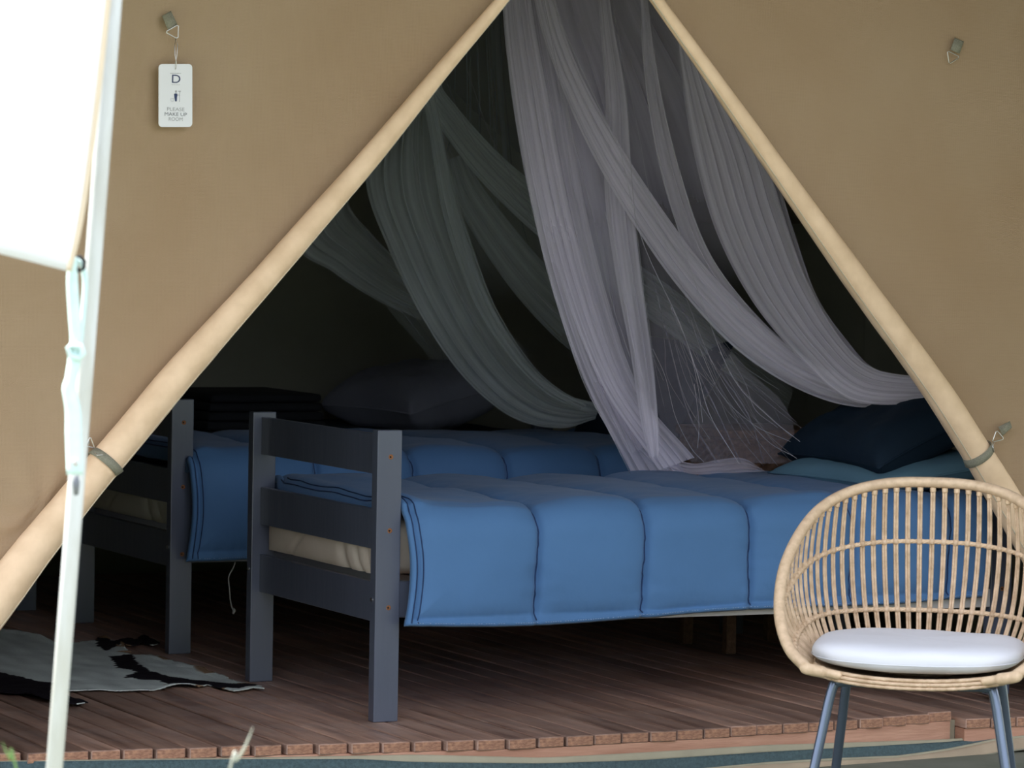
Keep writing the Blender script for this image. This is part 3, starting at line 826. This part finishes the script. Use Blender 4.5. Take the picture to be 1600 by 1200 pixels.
# left swag
band('swag', NA, [(790, -160), (785, 0), (800, 150), (826, 300), (862, 450), (915, 600), (990, 745)], [(818, -160), (830, 0), (856, 150), (884, 300), (922, 450), (975, 600), (1075, 745)], [11.5, 11.5, 11.5, 11.5, 11.55, 11.6, 11.65], m_net, nf=5, seed=11, dens=[1, 1, 1.1, 1.1, 1.1, 1.1, 1.1])
band('swag', NA, [(800, -160), (800, 0), (815, 150), (842, 300), (880, 450), (940, 600), (1030, 735)], [(835, -160), (855, 0), (885, 150), (910, 300), (945, 450), (1000, 610), (1085, 715)], [11.52]*7, m_net, nf=6, seed=12, dens=[0.6, 0.6, 0.6, 0.6, 0.7, 0.8, 0.8])
# tail of left swag turned over the bed
band('swag_tail', NA, [(960, 640), (1000, 705), (1055, 738), (1120, 741), (1165, 738), (1195, 737)], [(1022, 650), (1040, 705), (1080, 724), (1125, 718), (1160, 716), (1192, 733)], [11.6, 11.62, 11.65, 11.65, 11.65, 11.65], m_net, nf=4, seed=21, dens=[0.8, 0.9, 0.9, 0.8, 0.7, 0.4])
# centre fold
band('narrow_fold', NA, [(930, -160), (935, 0), (946, 150), (945, 300), (962, 430), (985, 550), (1000, 650), (1015, 715)], [(945, -160), (953, 0), (978, 150), (988, 300), (1002, 430), (1018, 550), (1028, 650), (1030, 712)], [11.45]*8, m_net, nf=3, seed=31, dens=[0.8, 0.8, 0.9, 0.9, 0.9, 0.9, 0.9, 0.8])
# long diagonal swag
band('diagonal_swag', NA, [(815, -160), (835, 0), (868, 110), (920, 230), (990, 350), (1065, 455), (1150, 545), (1245, 607), (1340, 636), (1450, 626), (1500, 610)],
     [(840, -160), (868, 0), (905, 110), (965, 220), (1030, 320), (1105, 420), (1195, 510), (1275, 570), (1350, 596), (1450, 604), (1500, 600)], [11.4, 11.4, 11.4, 11.4, 11.4, 11.4, 11.4, 11.4, 11.35, 11.3, 11.25], m_net, nf=4, seed=41, n_t=120, dens=[1, 1, 1, 1.1, 1.1, 1.1, 1.1, 1, 1, 1, 1])
band('narrow_fold', NA, [(985, -160), (1000, 0), (1008, 130), (1035, 280), (1085, 420), (1150, 510), (1250, 585), (1350, 610)], [(995, -160), (1012, 0), (1030, 130), (1066, 280), (1112, 400), (1190, 500), (1275, 570), (1352, 598)], [11.42]*7+[11.35], m_net, nf=2, seed=51, dens=0.9)
# broad right swag
band('broad_swag', NA, [(1030, -160), (1052, 0), (1062, 100), (1082, 230), (1118, 360), (1175, 470), (1250, 560), (1330, 625), (1440, 630), (1500, 615)],
     [(1045, -160), (1070, 0), (1120, 100), (1190, 230), (1222, 330), (1262, 440), (1315, 530), (1365, 575), (1440, 588), (1500, 585)], [11.3, 11.3, 11.3, 11.3, 11.3, 11.3, 11.3, 11.25, 11.2, 11.2], m_net, nf=7, seed=61, n_t=120, n_s=130, dens=[1, 1, 1.05, 1.05, 1, 1, 1, 1, 1, 1])
band('broad_swag', NA, [(1045, -160), (1062, 0), (1085, 100), (1120, 230), (1165, 360), (1220, 470), (1280, 555), (1340, 610), (1440, 620), (1500, 610)],
     [(1055, -160), (1080, 0), (1130, 100), (1200, 240), (1240, 360), (1275, 460), (1322, 530), (1370, 578), (1440, 590), (1500, 588)], [11.34]*10, m_net_thin, nf=9, seed=62, n_t=120, n_s=130, dens=1.0)
# faint single layer below the diagonal swag, stretched towards the bed head
band('net_sheet', NA, [(1000, 360), (1010, 450), (1020, 550), (1030, 650), (1080, 722)], [(1010, 360), (1080, 470), (1150, 560), (1230, 640), (1245, 725)], [11.62]*5, m_net_thin, nf=5, amp=0.2, seed=71, dens=[0.1, 0.35, 0.4, 0.35, 0.3])
# creases
for pts in ([(862, 0), (905, 100), (960, 215), (1010, 300), (1080, 395), (1160, 490), (1250, 570), (1330, 612)],
            [(940, 0), (950, 140), (975, 260), (1005, 380), (1060, 500), (1090, 585), (1110, 650), (1155, 725)],
            [(975, 90), (1000, 220), (1020, 320), (1070, 460), (1120, 580), (1190, 680), (1245, 716)],
            [(1000, 40), (1020, 200), (1060, 360), (1100, 480), (1145, 590), (1200, 650), (1250, 690)],
            [(945, 330), (975, 440), (985, 520), (1010, 610), (1025, 660)],
            [(790, 40), (812, 200), (850, 400), (905, 580), (960, 690)],
            [(1020, 545), (1040, 590), (1055, 650), (1080, 700), (1100, 722)],
            [(1085, 600), (1092, 660), (1090, 700)],
            [(1080, 500), (1100, 560), (1130, 620), (1180, 665), (1235, 690)],
            [(1140, 555), (1165, 600), (1180, 640), (1215, 668)],
            [(1050, 480), (1075, 540), (1090, 600), (1098, 660)]):
    crease(NA, pts, 11.38, 0.0010 if pts[0][1] < 60 else 0.0006, m=m_thread2)
for pts in ([(785, -20), (797, 130), (822, 280), (858, 430), (912, 590), (985, 740)], [(953, -20), (977, 130), (988, 290), (1002, 420), (1020, 560), (1030, 700)],
            [(1012, -20), (1030, 130), (1066, 280), (1110, 400), (1180, 495)], [(1063, 60), (1083, 230), (1120, 360), (1176, 470), (1240, 550)], [(1100, 110), (1150, 270), (1200, 400), (1270, 520)],
            [(846, -20), (880, 150), (918, 300), (950, 450), (985, 560)], [(1095, 160), (1125, 300), (1175, 420), (1260, 540), (1330, 605)]):
    crease(NA, pts, 11.36, 0.0008)
rnd = random.Random(5)
for k in range(20):
    x0 = 1000+rnd.uniform(0, 130); y0 = 400+(x0-1000)*0.9+rnd.uniform(0, 60)
    x1 = x0+40+(x0-1000)*0.8+rnd.uniform(-12, 12); y1 = min(728, y0+rnd.uniform(120, 230))
    crease(NA, [(x0, y0), (x0*0.72+x1*0.28+rnd.uniform(-8, 4), y0*0.65+y1*0.35), (x0*0.35+x1*0.65-rnd.uniform(0, 12), y0*0.3+y1*0.7), (x1, y1)], 11.5+rnd.uniform(-0.05, 0.1), rnd.uniform(0.0003, 0.0006), 20)

NB = thing('mosquito_net', 'dim greenish mosquito net further back over the second bed, left of the bright net', 'net', at(760, -40, 12.7), group='mosquito nets')
band('net_sheet', NB, [(640, -60), (655, 60), (640, 200), (590, 300), (620, 380), (700, 470)], [(800, -60), (800, 60), (815, 200), (835, 300), (860, 400), (900, 480)], [12.75]*6, m_net_far_thin, nf=8, seed=81, amp=0.25, dens=[1, 1, 1, 1, 0.6, 0.0])
band('swag', NB, [(620, 60), (590, 180), (572, 285), (610, 395), (662, 500), (725, 590), (800, 652), (875, 669), (930, 655)],
     [(700, 60), (690, 180), (705, 300), (735, 400), (780, 500), (830, 575), (880, 615), (925, 628), (935, 640)], [12.6]*9, m_net_far, nf=6, seed=82, n_t=110, n_s=110, dens=[0.6, 0.7, 0.9, 1, 1, 1, 1, 1, 0.9])
band('swag', NB, [(650, 130), (668, 190), (685, 300), (705, 380), (740, 470), (790, 550), (850, 612), (905, 640)], [(676, 130), (688, 190), (712, 300), (740, 390), (775, 480), (825, 560), (870, 605), (920, 632)], [12.5]*8, m_net_far, nf=3, seed=83, dens=0.8)
band('diagonal_swag', NB, [(650, 130), (665, 165), (740, 270), (830, 360), (930, 440), (1030, 510), (1130, 580), (1230, 640)], [(690, 130), (700, 150), (770, 230), (850, 300), (950, 380), (1050, 450), (1150, 530), (1240, 610)], [12.55]*8, m_net_far, nf=5, seed=84, n_t=110, dens=[1, 1.1, 1.1, 1, 0.9, 0.8, 0.7, 0.5])
band('diagonal_swag', NB, [(700, 250), (720, 330), (790, 440), (860, 520), (930, 580)], [(725, 240), (760, 300), (840, 400), (900, 460), (960, 520)], [12.7]*5, m_net_far, nf=4, seed=87, n_t=80, dens=[0.7, 0.8, 0.8, 0.7, 0.3])
band('left_swag', NB, [(560, 250), (470, 378), (520, 425), (590, 470), (660, 500), (740, 520), (820, 560)], [(600, 250), (545, 310), (585, 370), (640, 420), (700, 460), (770, 500), (830, 550)], [13.0]*7, m_net_far, nf=5, seed=85, dens=[0.8, 0.85, 0.85, 0.75, 0.6, 0.4, 0.1])
band('left_swag', NB, [(590, 460), (620, 500), (660, 545), (680, 575)], [(650, 460), (680, 500), (700, 545), (700, 575)], [13.1]*4, m_net_far_thin, nf=4, seed=86, dens=[0.8, 0.8, 0.6, 0.2])
for pts in ([(675, 170), (715, 260), (760, 330), (830, 400), (880, 470)], [(690, 220), (740, 330), (800, 420), (880, 500)], [(730, 110), (770, 220), (830, 330)], [(690, 110), (740, 220), (830, 340)], [(665, 180), (690, 290), (720, 390), (760, 480)], [(640, 200), (660, 320), (700, 430), (760, 530)]):
    crease(NB, pts, 12.55, 0.0008)

# ================================================================== COWHIDE RUG
outline = [(-80, 986), (0, 984), (30, 989), (60, 993), (85, 1003), (115, 1004), (148, 1002), (154, 996), (164, 994), (174, 1001), (185, 1000), (200, 998), (212, 999), (226, 994), (240, 1001), (250, 1007), (238, 1010), (222, 1004), (212, 1009), (202, 1009), (192, 1006), (196, 1015), (205, 1019), (180, 1019), (212, 1025), (235, 1025), (265, 1032), (290, 1040), (318, 1044), (325, 1051), (352, 1058), (365, 1064), (400, 1070), (412, 1077), (395, 1076), (365, 1081), (345, 1077), (324, 1070), (312, 1075), (280, 1072), (268, 1074), (240, 1079), (200, 1080), (160, 1079), (112, 1080), (70, 1081), (100, 1087), (138, 1099), (120, 1102), (104, 1101), (70, 1094), (40, 1086), (0, 1083), (-80, 1084)]
patches = [[(-80, 1046), (0, 1052), (40, 1060), (92, 1068), (118, 1085), (140, 1099), (104, 1104), (0, 1085), (-80, 1086)],
           [(150, 997), (164, 999), (176, 1001), (226, 992), (252, 1007), (215, 1011), (190, 1006), (178, 1012), (166, 1017), (152, 1010)],
           [(170, 1026), (208, 1024), (216, 1036), (236, 1050), (262, 1056), (300, 1062), (350, 1066), (402, 1071), (398, 1074), (345, 1077), (322, 1070), (300, 1073), (262, 1070), (246, 1064), (196, 1060), (196, 1056), (214, 1051), (184, 1044)]]
def inside(x, y, poly):
    c = False; j = len(poly)-1
    for i in range(len(poly)):
        xi, yi = poly[i]; xj, yj = poly[j]
        if (yi > y) != (yj > y) and x < (xj-xi)*(y-yi)/(yj-yi)+xi: c = not c
        j = i
    return c
ow = [(p.x, p.y) for p in (onz(x, y, 0.006) for x, y in outline)]
pw = [[(p.x, p.y) for p in (onz(x, y, 0.006) for x, y in q)] for q in patches]
u0_, u1_ = min(p[0] for p in ow), max(p[0] for p in ow); v0_, v1_ = min(p[1] for p in ow), max(p[1] for p in ow)
st = 0.006; idx = {}; V = []; F = []; col = []
nu = int((u1_-u0_)/st)+1; nv = int((v1_-v0_)/st)+1
def vid(i, j):
    if (i, j) not in idx:
        x = u0_+i*st; y = v0_+j*st
        z = 0.007+0.004*nz3(x*5, y*5)+0.003*nz3(x*14, y*14, 3)
        ed = not inside(x+0.03, y, ow) or not inside(x-0.03, y, ow) or not inside(x, y-0.03, ow)
        if ed: z += 0.010*max(0, nz3(x*9, y*9, 7))+0.002
        idx[(i, j)] = len(V); V.append((x, y, z))
        jx, jy = 0.012*nz3(x*30, y*30, 1), 0.012*nz3(x*30, y*30, 9)
        dk = any(inside(x+jx, y+jy, q) for q in pw)
        tone = 0.9+0.25*nz3(x*18, y*6, 4)
        c = (0.016, 0.012, 0.016) if dk else (0.74*tone, 0.80*tone, 0.75*tone)
        if not dk and ed and nz3(x*8, y*8, 2) > 0.25: c = (0.34, 0.22, 0.13)
        col.append((*c, 1))
    return idx[(i, j)]
for i in range(nu):
    for j in range(nv):
        if inside(u0_+(i+.5)*st, v0_+(j+.5)*st, ow): F.append((vid(i, j), vid(i+1, j), vid(i+1, j+1), vid(i, j+1)))
m_hide, N, L, P = nt('cowhide')
va = N.new('ShaderNodeVertexColor'); va.layer_name = 'coat'; L.new(va.outputs[0], P.inputs['Base Color'])
P.inputs['Roughness'].default_value = 0.8; P.inputs['Specular IOR Level'].default_value = 0.12
tc = N.new('ShaderNodeTexCoord'); n2 = N.new('ShaderNodeTexNoise'); n2.inputs['Scale'].default_value = 90; b = N.new('ShaderNodeBump'); b.inputs['Strength'].default_value = 0.5; b.inputs['Distance'].default_value = 0.004
L.new(tc.outputs['Object'], n2.inputs[0]); L.new(n2.outputs['Fac'], b.inputs['Height']); L.new(b.outputs[0], P.inputs['Normal'])
o = mesh_obj('cowhide_rug', V, F, m_hide)
ca = o.data.color_attributes.new('coat', 'FLOAT_COLOR', 'POINT')
for i, c in enumerate(col): ca.data[i].color = c
solid(o, 0.003, -1)
tag(o, 'dark and pale patched cowhide rug with ragged edge on the deck planks at left', 'rug')

# ================================================================== RATTAN CHAIR
CH = cf(0.985, 8.93, GZ)
chair = thing('rattan_chair', 'natural rattan tub chair with white cushion and metal legs in front of the bed', 'chair', CH, rotz=-(YAW+radians(11)))
half = [(0, 0.285, 0.872), (0.11, 0.275, 0.867), (0.20, 0.235, 0.845), (0.265, 0.165, 0.805), (0.305, 0.07, 0.745), (0.328, -0.03, 0.665), (0.322, -0.13, 0.575), (0.290, -0.20, 0.505), (0.240, -0.245, 0.462)]
rimc = [(-x, y, z) for x, y, z in half[::-1]]+half[1:]
RN = 860
rimp = cat(rimc, RN)
rad = [0.0140 if i % 2 else 0.0118 for i in range(RN)]
MB().tube(rimp, rad, 10).build('rim', m_wrap, chair)
# seat outline
def seat_pt(th, k=1.0):
    c, s = cos(th), sin(th); n_ = 3.0
    r = (abs(c)**n_+abs(s)**n_)**(-1/n_)
    x = r*c*0.245*k; y = r*s*0.235*k
    z = 0.455-0.018*(1-min(1, (x/0.245)**2))*(1 if s < 0 else 0.4)
    return Vector((x, y-0.005, z))
# woven seat: concentric coils
V = []; F = []
nr, na = 40, 120
for i in range(nr):
    k = (i+0.3)/(nr-0.7)
    for j in range(na):
        p = seat_pt(2*pi*j/na, k); p.z += -0.018*(1-k*k)+0.0022*sin(i*pi/1.0+0.5)*((-1)**(j//2))
        V.append(p)
for i in range(nr-1):
    for j in range(na):
        j2 = (j+1) % na; F.append((i*na+j, i*na+j2, (i+1)*na+j2, (i+1)*na+j))
o = mesh_obj('woven_seat', V, F, m_rattan, chair, local=True); solid(o, 0.008, -1)
# braided front/seat edge: three stacked coils with weave wobble
mb = MB()
for q, (dz, dr) in enumerate(((0.006, 0.000), (-0.003, 0.003), (-0.012, 0.002))):
    pts = []
    for j in range(260):
        th = 2*pi*j/260; p = seat_pt(th, 1.0); d = Vector((p.x, p.y, 0)).normalized()
        pts.append(p+d*(dr+0.0015*sin(j*pi/2+q*pi/2))+Vector((0, 0, dz)))
    mb.tube(pts, 0.0048, 6, closed=True)
mb.build('seat_edge', m_rattan, chair)
# corner joints between rim and seat
for s in (-1, 1):
    e = Vector((0.240*s, -0.245, 0.462)); p = seat_pt(math.atan2(-0.235, 0.18*s))
    MB().tube(cat([e+Vector((0.008*s, 0.006, 0.005)), e, e.lerp(p, 0.5), p], 24), [0.0140]*16+[0.0105]*8, 10).build('corner_binding', m_wrap, chair)
# spindles
NSP = 47
def rim_at(f): return rimp[min(RN-1, max(0, round(f*(RN-1))))]
spp = []
for k in range(NSP):
    f = 0.125+0.75*(k/(NSP-1))
    top = rim_at(f)
    g = (k/(NSP-1))                                # 0 left-front .. 1 right-front
    th = radians(205-230*g)
    bot = seat_pt(th, 1.0)+Vector((0, 0, 0.004))
    outw = Vector((bot.x, bot.y, 0)).normalized()
    mid1 = bot.lerp(top, 0.30)+outw*0.030; mid2 = bot.lerp(top, 0.65)+outw*0.028
    spp.append((bot, mid1, mid2, top))
def sp_curve(s, n=14): return cat([s[0], s[1], s[2], s[3]], n)
for k, s in enumerate(spp):
    P = sp_curve(s); tang = (spp[min(k+1, NSP-1)][2]-spp[max(k-1, 0)][2]).normalized()
    mb = MB()
    twist = k in (7, NSP-8)
    if twist:
        Q = sp_curve(s, 80)
        for ph in (0, pi): mb.tube([q+tang*0.0035*cos(i*0.9+ph)+Vector((0, 0.0035*sin(i*0.9+ph), 0)) for i, q in enumerate(Q)], 0.0033, 5)
    else:
        for sg in (-1, 1): mb.tube([q+tang*sg*0.0030 for q in P], 0.0034, 6)
    sp = mb.build('spindle', m_rattan, chair)
    if twist: sp['label'] = 'twisted spindle'
    # knot under the rim
    d = (P[-2]-P[-1]).normalized(); a = P[-1]+d*0.012
    MB().tube([a+d*q for q in (0, 0.003, 0.006, 0.009, 0.012)], [0.0065, 0.0078, 0.0068, 0.0078, 0.006], 8).build('knot', m_wrap, sp)
# two horizontal binding rings through the spindles
for fr, nm in ((0.27, 'lower_ring'), (0.66, 'upper_ring')):
    pts = []
    for s in spp:
        P = sp_curve(s, 40); pts.append(P[round(fr*39)])
    Q = cat(pts, 320)
    mb = MB()
    for ph in (0, pi/2, pi, 3*pi/2):
        mb.tube([q+Vector((0, 0, 0.0030*cos(i*0.55+ph)))+Vector((q.x, q.y, 0)).normalized()*0.0030*sin(i*0.55+ph) for i, q in enumerate(Q)], 0.0030, 5)
    rg = mb.build(nm, m_wrap, chair)
    for s in spp:
        P = sp_curve(s, 40); i = round(fr*39); a, b_ = P[i]-(P[i+1]-P[i]).normalized()*0.007, P[i]+(P[i+1]-P[i]).normalized()*0.007
        MB().tube([a, P[i], b_], [0.0066, 0.0088, 0.0066], 8).build('cross_knot', m_rattan, rg)
# legs and frame
def leg(x, y, fx, fy):
    pts = cat([(x*0.55, y, 0.425), (x*0.90, y, 0.424), (x*1.0, y+(fy-y)*0.06, 0.405), (x+(fx-x)*0.35, y+(fy-y)*0.35, 0.27), (fx, fy, 0.006)], 30)
    MB().tube(pts, 0.0118, 14).build('leg', m_leg, chair)
for s in (-1, 1):
    leg(0.190*s, -0.16, 0.265*s, -0.235); leg(0.185*s, 0.15, 0.235*s, 0.24)
mb = MB(); mb.tube([(-0.12, -0.16, 0.425), (0.12, -0.16, 0.425)], 0.0105, 12); mb.tube([(-0.12, 0.15, 0.425), (0.12, 0.15, 0.425)], 0.0105, 12)
mb.tube([(-0.10, -0.16, 0.425), (-0.10, 0.15, 0.425)], 0.008, 10); mb.tube([(0.10, -0.16, 0.425), (0.10, 0.15, 0.425)], 0.008, 10)
mb.build('under_frame', m_leg, chair)
# cushion (lies on the chair)
cush = thing('seat_cushion', 'soft white seat cushion lying on the rattan chair', 'cushion', CH+Vector((0, 0, 0.452)), rotz=-(YAW+radians(11)))
V = []; F = []
na, nb = 96, 30
for i in range(nb):
    ph = -pi/2+pi*i/(nb-1)
    for j in range(na):
        th = 2*pi*j/na; c, s = cos(th), sin(th); n_ = 3.4
        r = (abs(c)**n_+abs(s)**n_)**(-1/n_)
        k = max(0.001, cos(ph))**0.28 if abs(ph) < pi/2-1e-4 else 0.001
        x = r*c*0.250*k; y = r*s*0.238*k-0.006
        z = 0.034*(abs(sin(ph))**0.8)*(1 if ph > 0 else -1)+0.034
        z += 0.004*nz3(x*8, y*8, 2)+0.006*(1-k)*0
        z += 0.010*(abs(x)/0.25)**2 if ph < 0 else 0.004*(abs(x)/0.25)**2
        V.append((x, y, z))
for i in range(nb-1):
    for j in range(na):
        j2 = (j+1) % na; F.append((i*na+j, i*na+j2, (i+1)*na+j2, (i+1)*na+j))
mesh_obj('cushion_cover', V, F, m_cushion, cush, local=True)
pts = []
for j in range(120):
    th = 2*pi*j/120; c, s = cos(th), sin(th); r = (abs(c)**3.4+abs(s)**3.4)**(-1/3.4)
    pts.append((r*c*0.2500, r*s*0.238-0.006, 0.026+0.007*(abs(r*c))**2))
MB().tube(pts, 0.0011, 5, closed=True).build('cushion_seam', m_cushion, cush)

# ================================================================== DOOR SILL CLOTH (fly screen lying along the deck edge)
sill = thing('fly_screen_flap', 'unrolled dark mesh fly screen with beige borders lying along the deck edge', 'tent flap', onv(800, 1195, -0.42))
def sp_(x, y, off): p = onz(x, 1160, 0); return onv(x, y, edge_v(onv(x, y, -0.4).x)-off)
xs = list(range(-320, 1761, 40))
def ypx(tab, x):
    for (xa, ya), (xb, yb) in zip(tab, tab[1:]):
        if xa <= x <= xb: return ya+(yb-ya)*(x-xa)/(xb-xa)
    return tab[-1][1] if x > tab[-1][0] else tab[0][1]
bt = [(-80, 1190), (380, 1184), (560, 1181), (650, 1179), (850, 1184), (1000, 1176), (1200, 1164), (1400, 1158), (1487, 1155), (1570, 1148), (1760, 1138)]
bb = [(-80, 1191), (380, 1186), (560, 1186), (650, 1191), (850, 1193), (1000, 1188), (1200, 1175), (1400, 1164), (1487, 1159), (1570, 1151), (1760, 1140)]
mbm = [(-80, 1232), (850, 1222), (1000, 1212), (1200, 1193), (1300, 1187), (1400, 1183), (1470, 1174), (1530, 1162), (1570, 1153), (1760, 1142)]
cb = [(-80, 1290), (1000, 1260), (1200, 1235), (1330, 1212), (1440, 1198), (1560, 1176), (1760, 1150)]
def sill_strip(nm, ta, tb, oa, ob, m, wav=0.0):
    n = len(xs)
    def fn(s, t):
        i = round(s*(n-1)); x = xs[i]; ya, yb = ypx(ta, x), ypx(tb, x)
        p = sp_(x, ya, oa).lerp(sp_(x, yb, ob), t)
        p.y += wav*sin(pi*t)*sin(x*0.02); 
        return p
    V, F, _ = grid(fn, n, 5); o = mesh_obj(nm, V, F, m, sill); solid(o, 0.002, 0); return o
sill_strip('beige_border', bt, bb, 0.004, 0.012, m_border)
sill_strip('mesh_panel', bb, mbm, 0.012, 0.030, m_meshc, 0.004)
MB().tube([sp_(x, ypx(mbm, x), 0.032) for x in xs], 0.0045, 8).build('welt_cord', m_border, sill, local=False)
sill_strip('canvas_skirt', mbm, cb, 0.034, 0.060, m_sill, 0.006)
MB().tube([sp_(x, ypx(cb, x), 0.060) for x in xs], 0.0022, 6).build('skirt_hem', m_web, sill, local=False)

# ================================================================== FOREGROUND: pole, white awning cloth, strap, grass
pd = 6.0
ptop, pbot = at(190, -160, pd), at(85, 1200, pd)
dirp = (pbot-ptop).normalized(); foot = ptop+dirp*((GZ+0.002-ptop.z)/dirp.z)
root = thing('tent_pole', 'pale leaning tent pole at left, out of focus in front of the canvas', 'pole', foot)
MB().tube([ptop-dirp*0.7, ptop, ptop.lerp(foot, 0.5), foot], 0.0135, 24).build('shaft', m_pole, root, local=False)
MB().tube([foot-dirp*0.10, foot], 0.017, 20).build('foot_cap', m_leg, root, local=False)
MB().tube([ptop-dirp*0.7, ptop-dirp*0.74], [0.0135, 0.004], 12).build('top_spike', m_steel, root, local=False)

fd = 5.7
edge_r = [(205, -420), (188, -160), (172, 0), (158, 130), (142, 260), (126, 360), (110, 424)]
root = thing('awning_cloth', 'sunlit white awning cloth hanging at upper left, out of focus', 'awning', at(60, 0, fd))
ER = cat([(*p, 0) for p in edge_r], 400)
def fn(s, t):
    x0 = 110+(-420-110)*(1-s)
    y = -420+(max(424-0.24*(110-x0), 384)+420)*t
    ex = min(ER, key=lambda q: abs(q.y-y)).x
    x = ex+(-420-ex)*(1-s)
    return at(x-2*s, y, fd+0.03*nz3(s*3, t*2, 6)+0.25*(1-s))
V, F, _ = grid(fn, 60, 40); o = mesh_obj('cloth', V, F, m_white, root); solid(o, 0.002, 0)
EQ = ER[::10]+[ER[-1]]; A = [at(e.x-7, e.y, fd-0.006) for e in EQ]; B = [at(e.x+1.5, e.y, fd-0.006) for e in EQ]
V, F, _ = grid(lambda s, t: A[round(s*40)].lerp(B[round(s*40)], t), 41, 3); o = mesh_obj('edge_binding', V, F, m_cream, root); solid(o, 0.003, 0)

root = thing('awning_strap', 'pale teal webbing strap with knot hanging from the awning corner beside the pole', 'strap', at(118, 750, 5.85))
def flat(nm, pts, ws, m, D=5.85):
    n = 60; Pc = cat([(*p, 0) for p in pts], n); W = lerp_list(ws, n)
    V, F, _ = grid(lambda s, t: at(Pc[round(s*(n-1))].x+W[round(s*(n-1))]*(t-0.5), Pc[round(s*(n-1))].y, D-0.006*sin(pi*t)), n, 6)
    o = mesh_obj(nm, V, F, m, root); solid(o, 0.003, 0); return o
flat('webbing', [(115, 402), (113, 440), (116, 490), (119, 530), (117, 545), (116, 565), (111, 590), (108, 608), (114, 640), (115, 680), (117, 742)], [14, 16, 17, 17, 20, 19, 16, 20, 23, 24, 24], m_tealweb)
flat('loose_end', [(119, 405), (128, 412), (133, 440), (131, 480), (127, 520), (124, 550)], [5, 6, 6, 6, 6, 6], m_tealweb, 5.87)
MB().tube([at(x, y, 5.84) for x, y in ((107, 543), (110, 556), (124, 560), (130, 552), (126, 541), (112, 539))], 0.005, 8, closed=True).build('knot', m_tealweb, root, local=False)
MB().tube([at(x, y, 5.85) for x, y in ((117, 402), (125, 401), (132, 408), (131, 419), (123, 424), (118, 414))], 0.0032, 8, closed=True).build('steel_ring', m_hole, root, local=False)
MB().tube([at(118, 716, 5.83), at(118, 728, 5.83)], [0.004, 0.004], 10).build('rivet', m_batten, root, local=False)
MB().tube([at(119, 742, 5.85), at(119, 755, 5.85), at(119, 772, 5.86)], [0.003, 0.006, 0.004], 8).build('end_toggle', m_ink, root, local=False)

def blade(pts, D, label, m):
    P = [at(x, y, D) for x, y in pts]; d = (P[-1]-P[-2]).normalized()
    sg = 1 if pts[-1][0] > pts[0][0] else -1
    g0 = P[-1]+cr*(0.09*sg); g0.z = GZ
    Q = cat(P+[P[-1].lerp(g0, 0.5)+cr*(0.035*sg), g0], 30)
    o = MB().tube(Q, [0.0004+0.0020*min(1, i/12) for i in range(30)], 6, squash=0.4).build('grass_blade', m)
    tag(o, label, 'grass')
blade([(4, 1160), (10, 1175), (18, 1188), (26, 1204)], 5.2, 'thin green grass blade at the bottom left corner', m_grass)
blade([(395, 1136), (390, 1150), (380, 1172), (368, 1190), (358, 1206)], 5.2, 'pale blurred grass stem rising before the deck edge', m_dry)
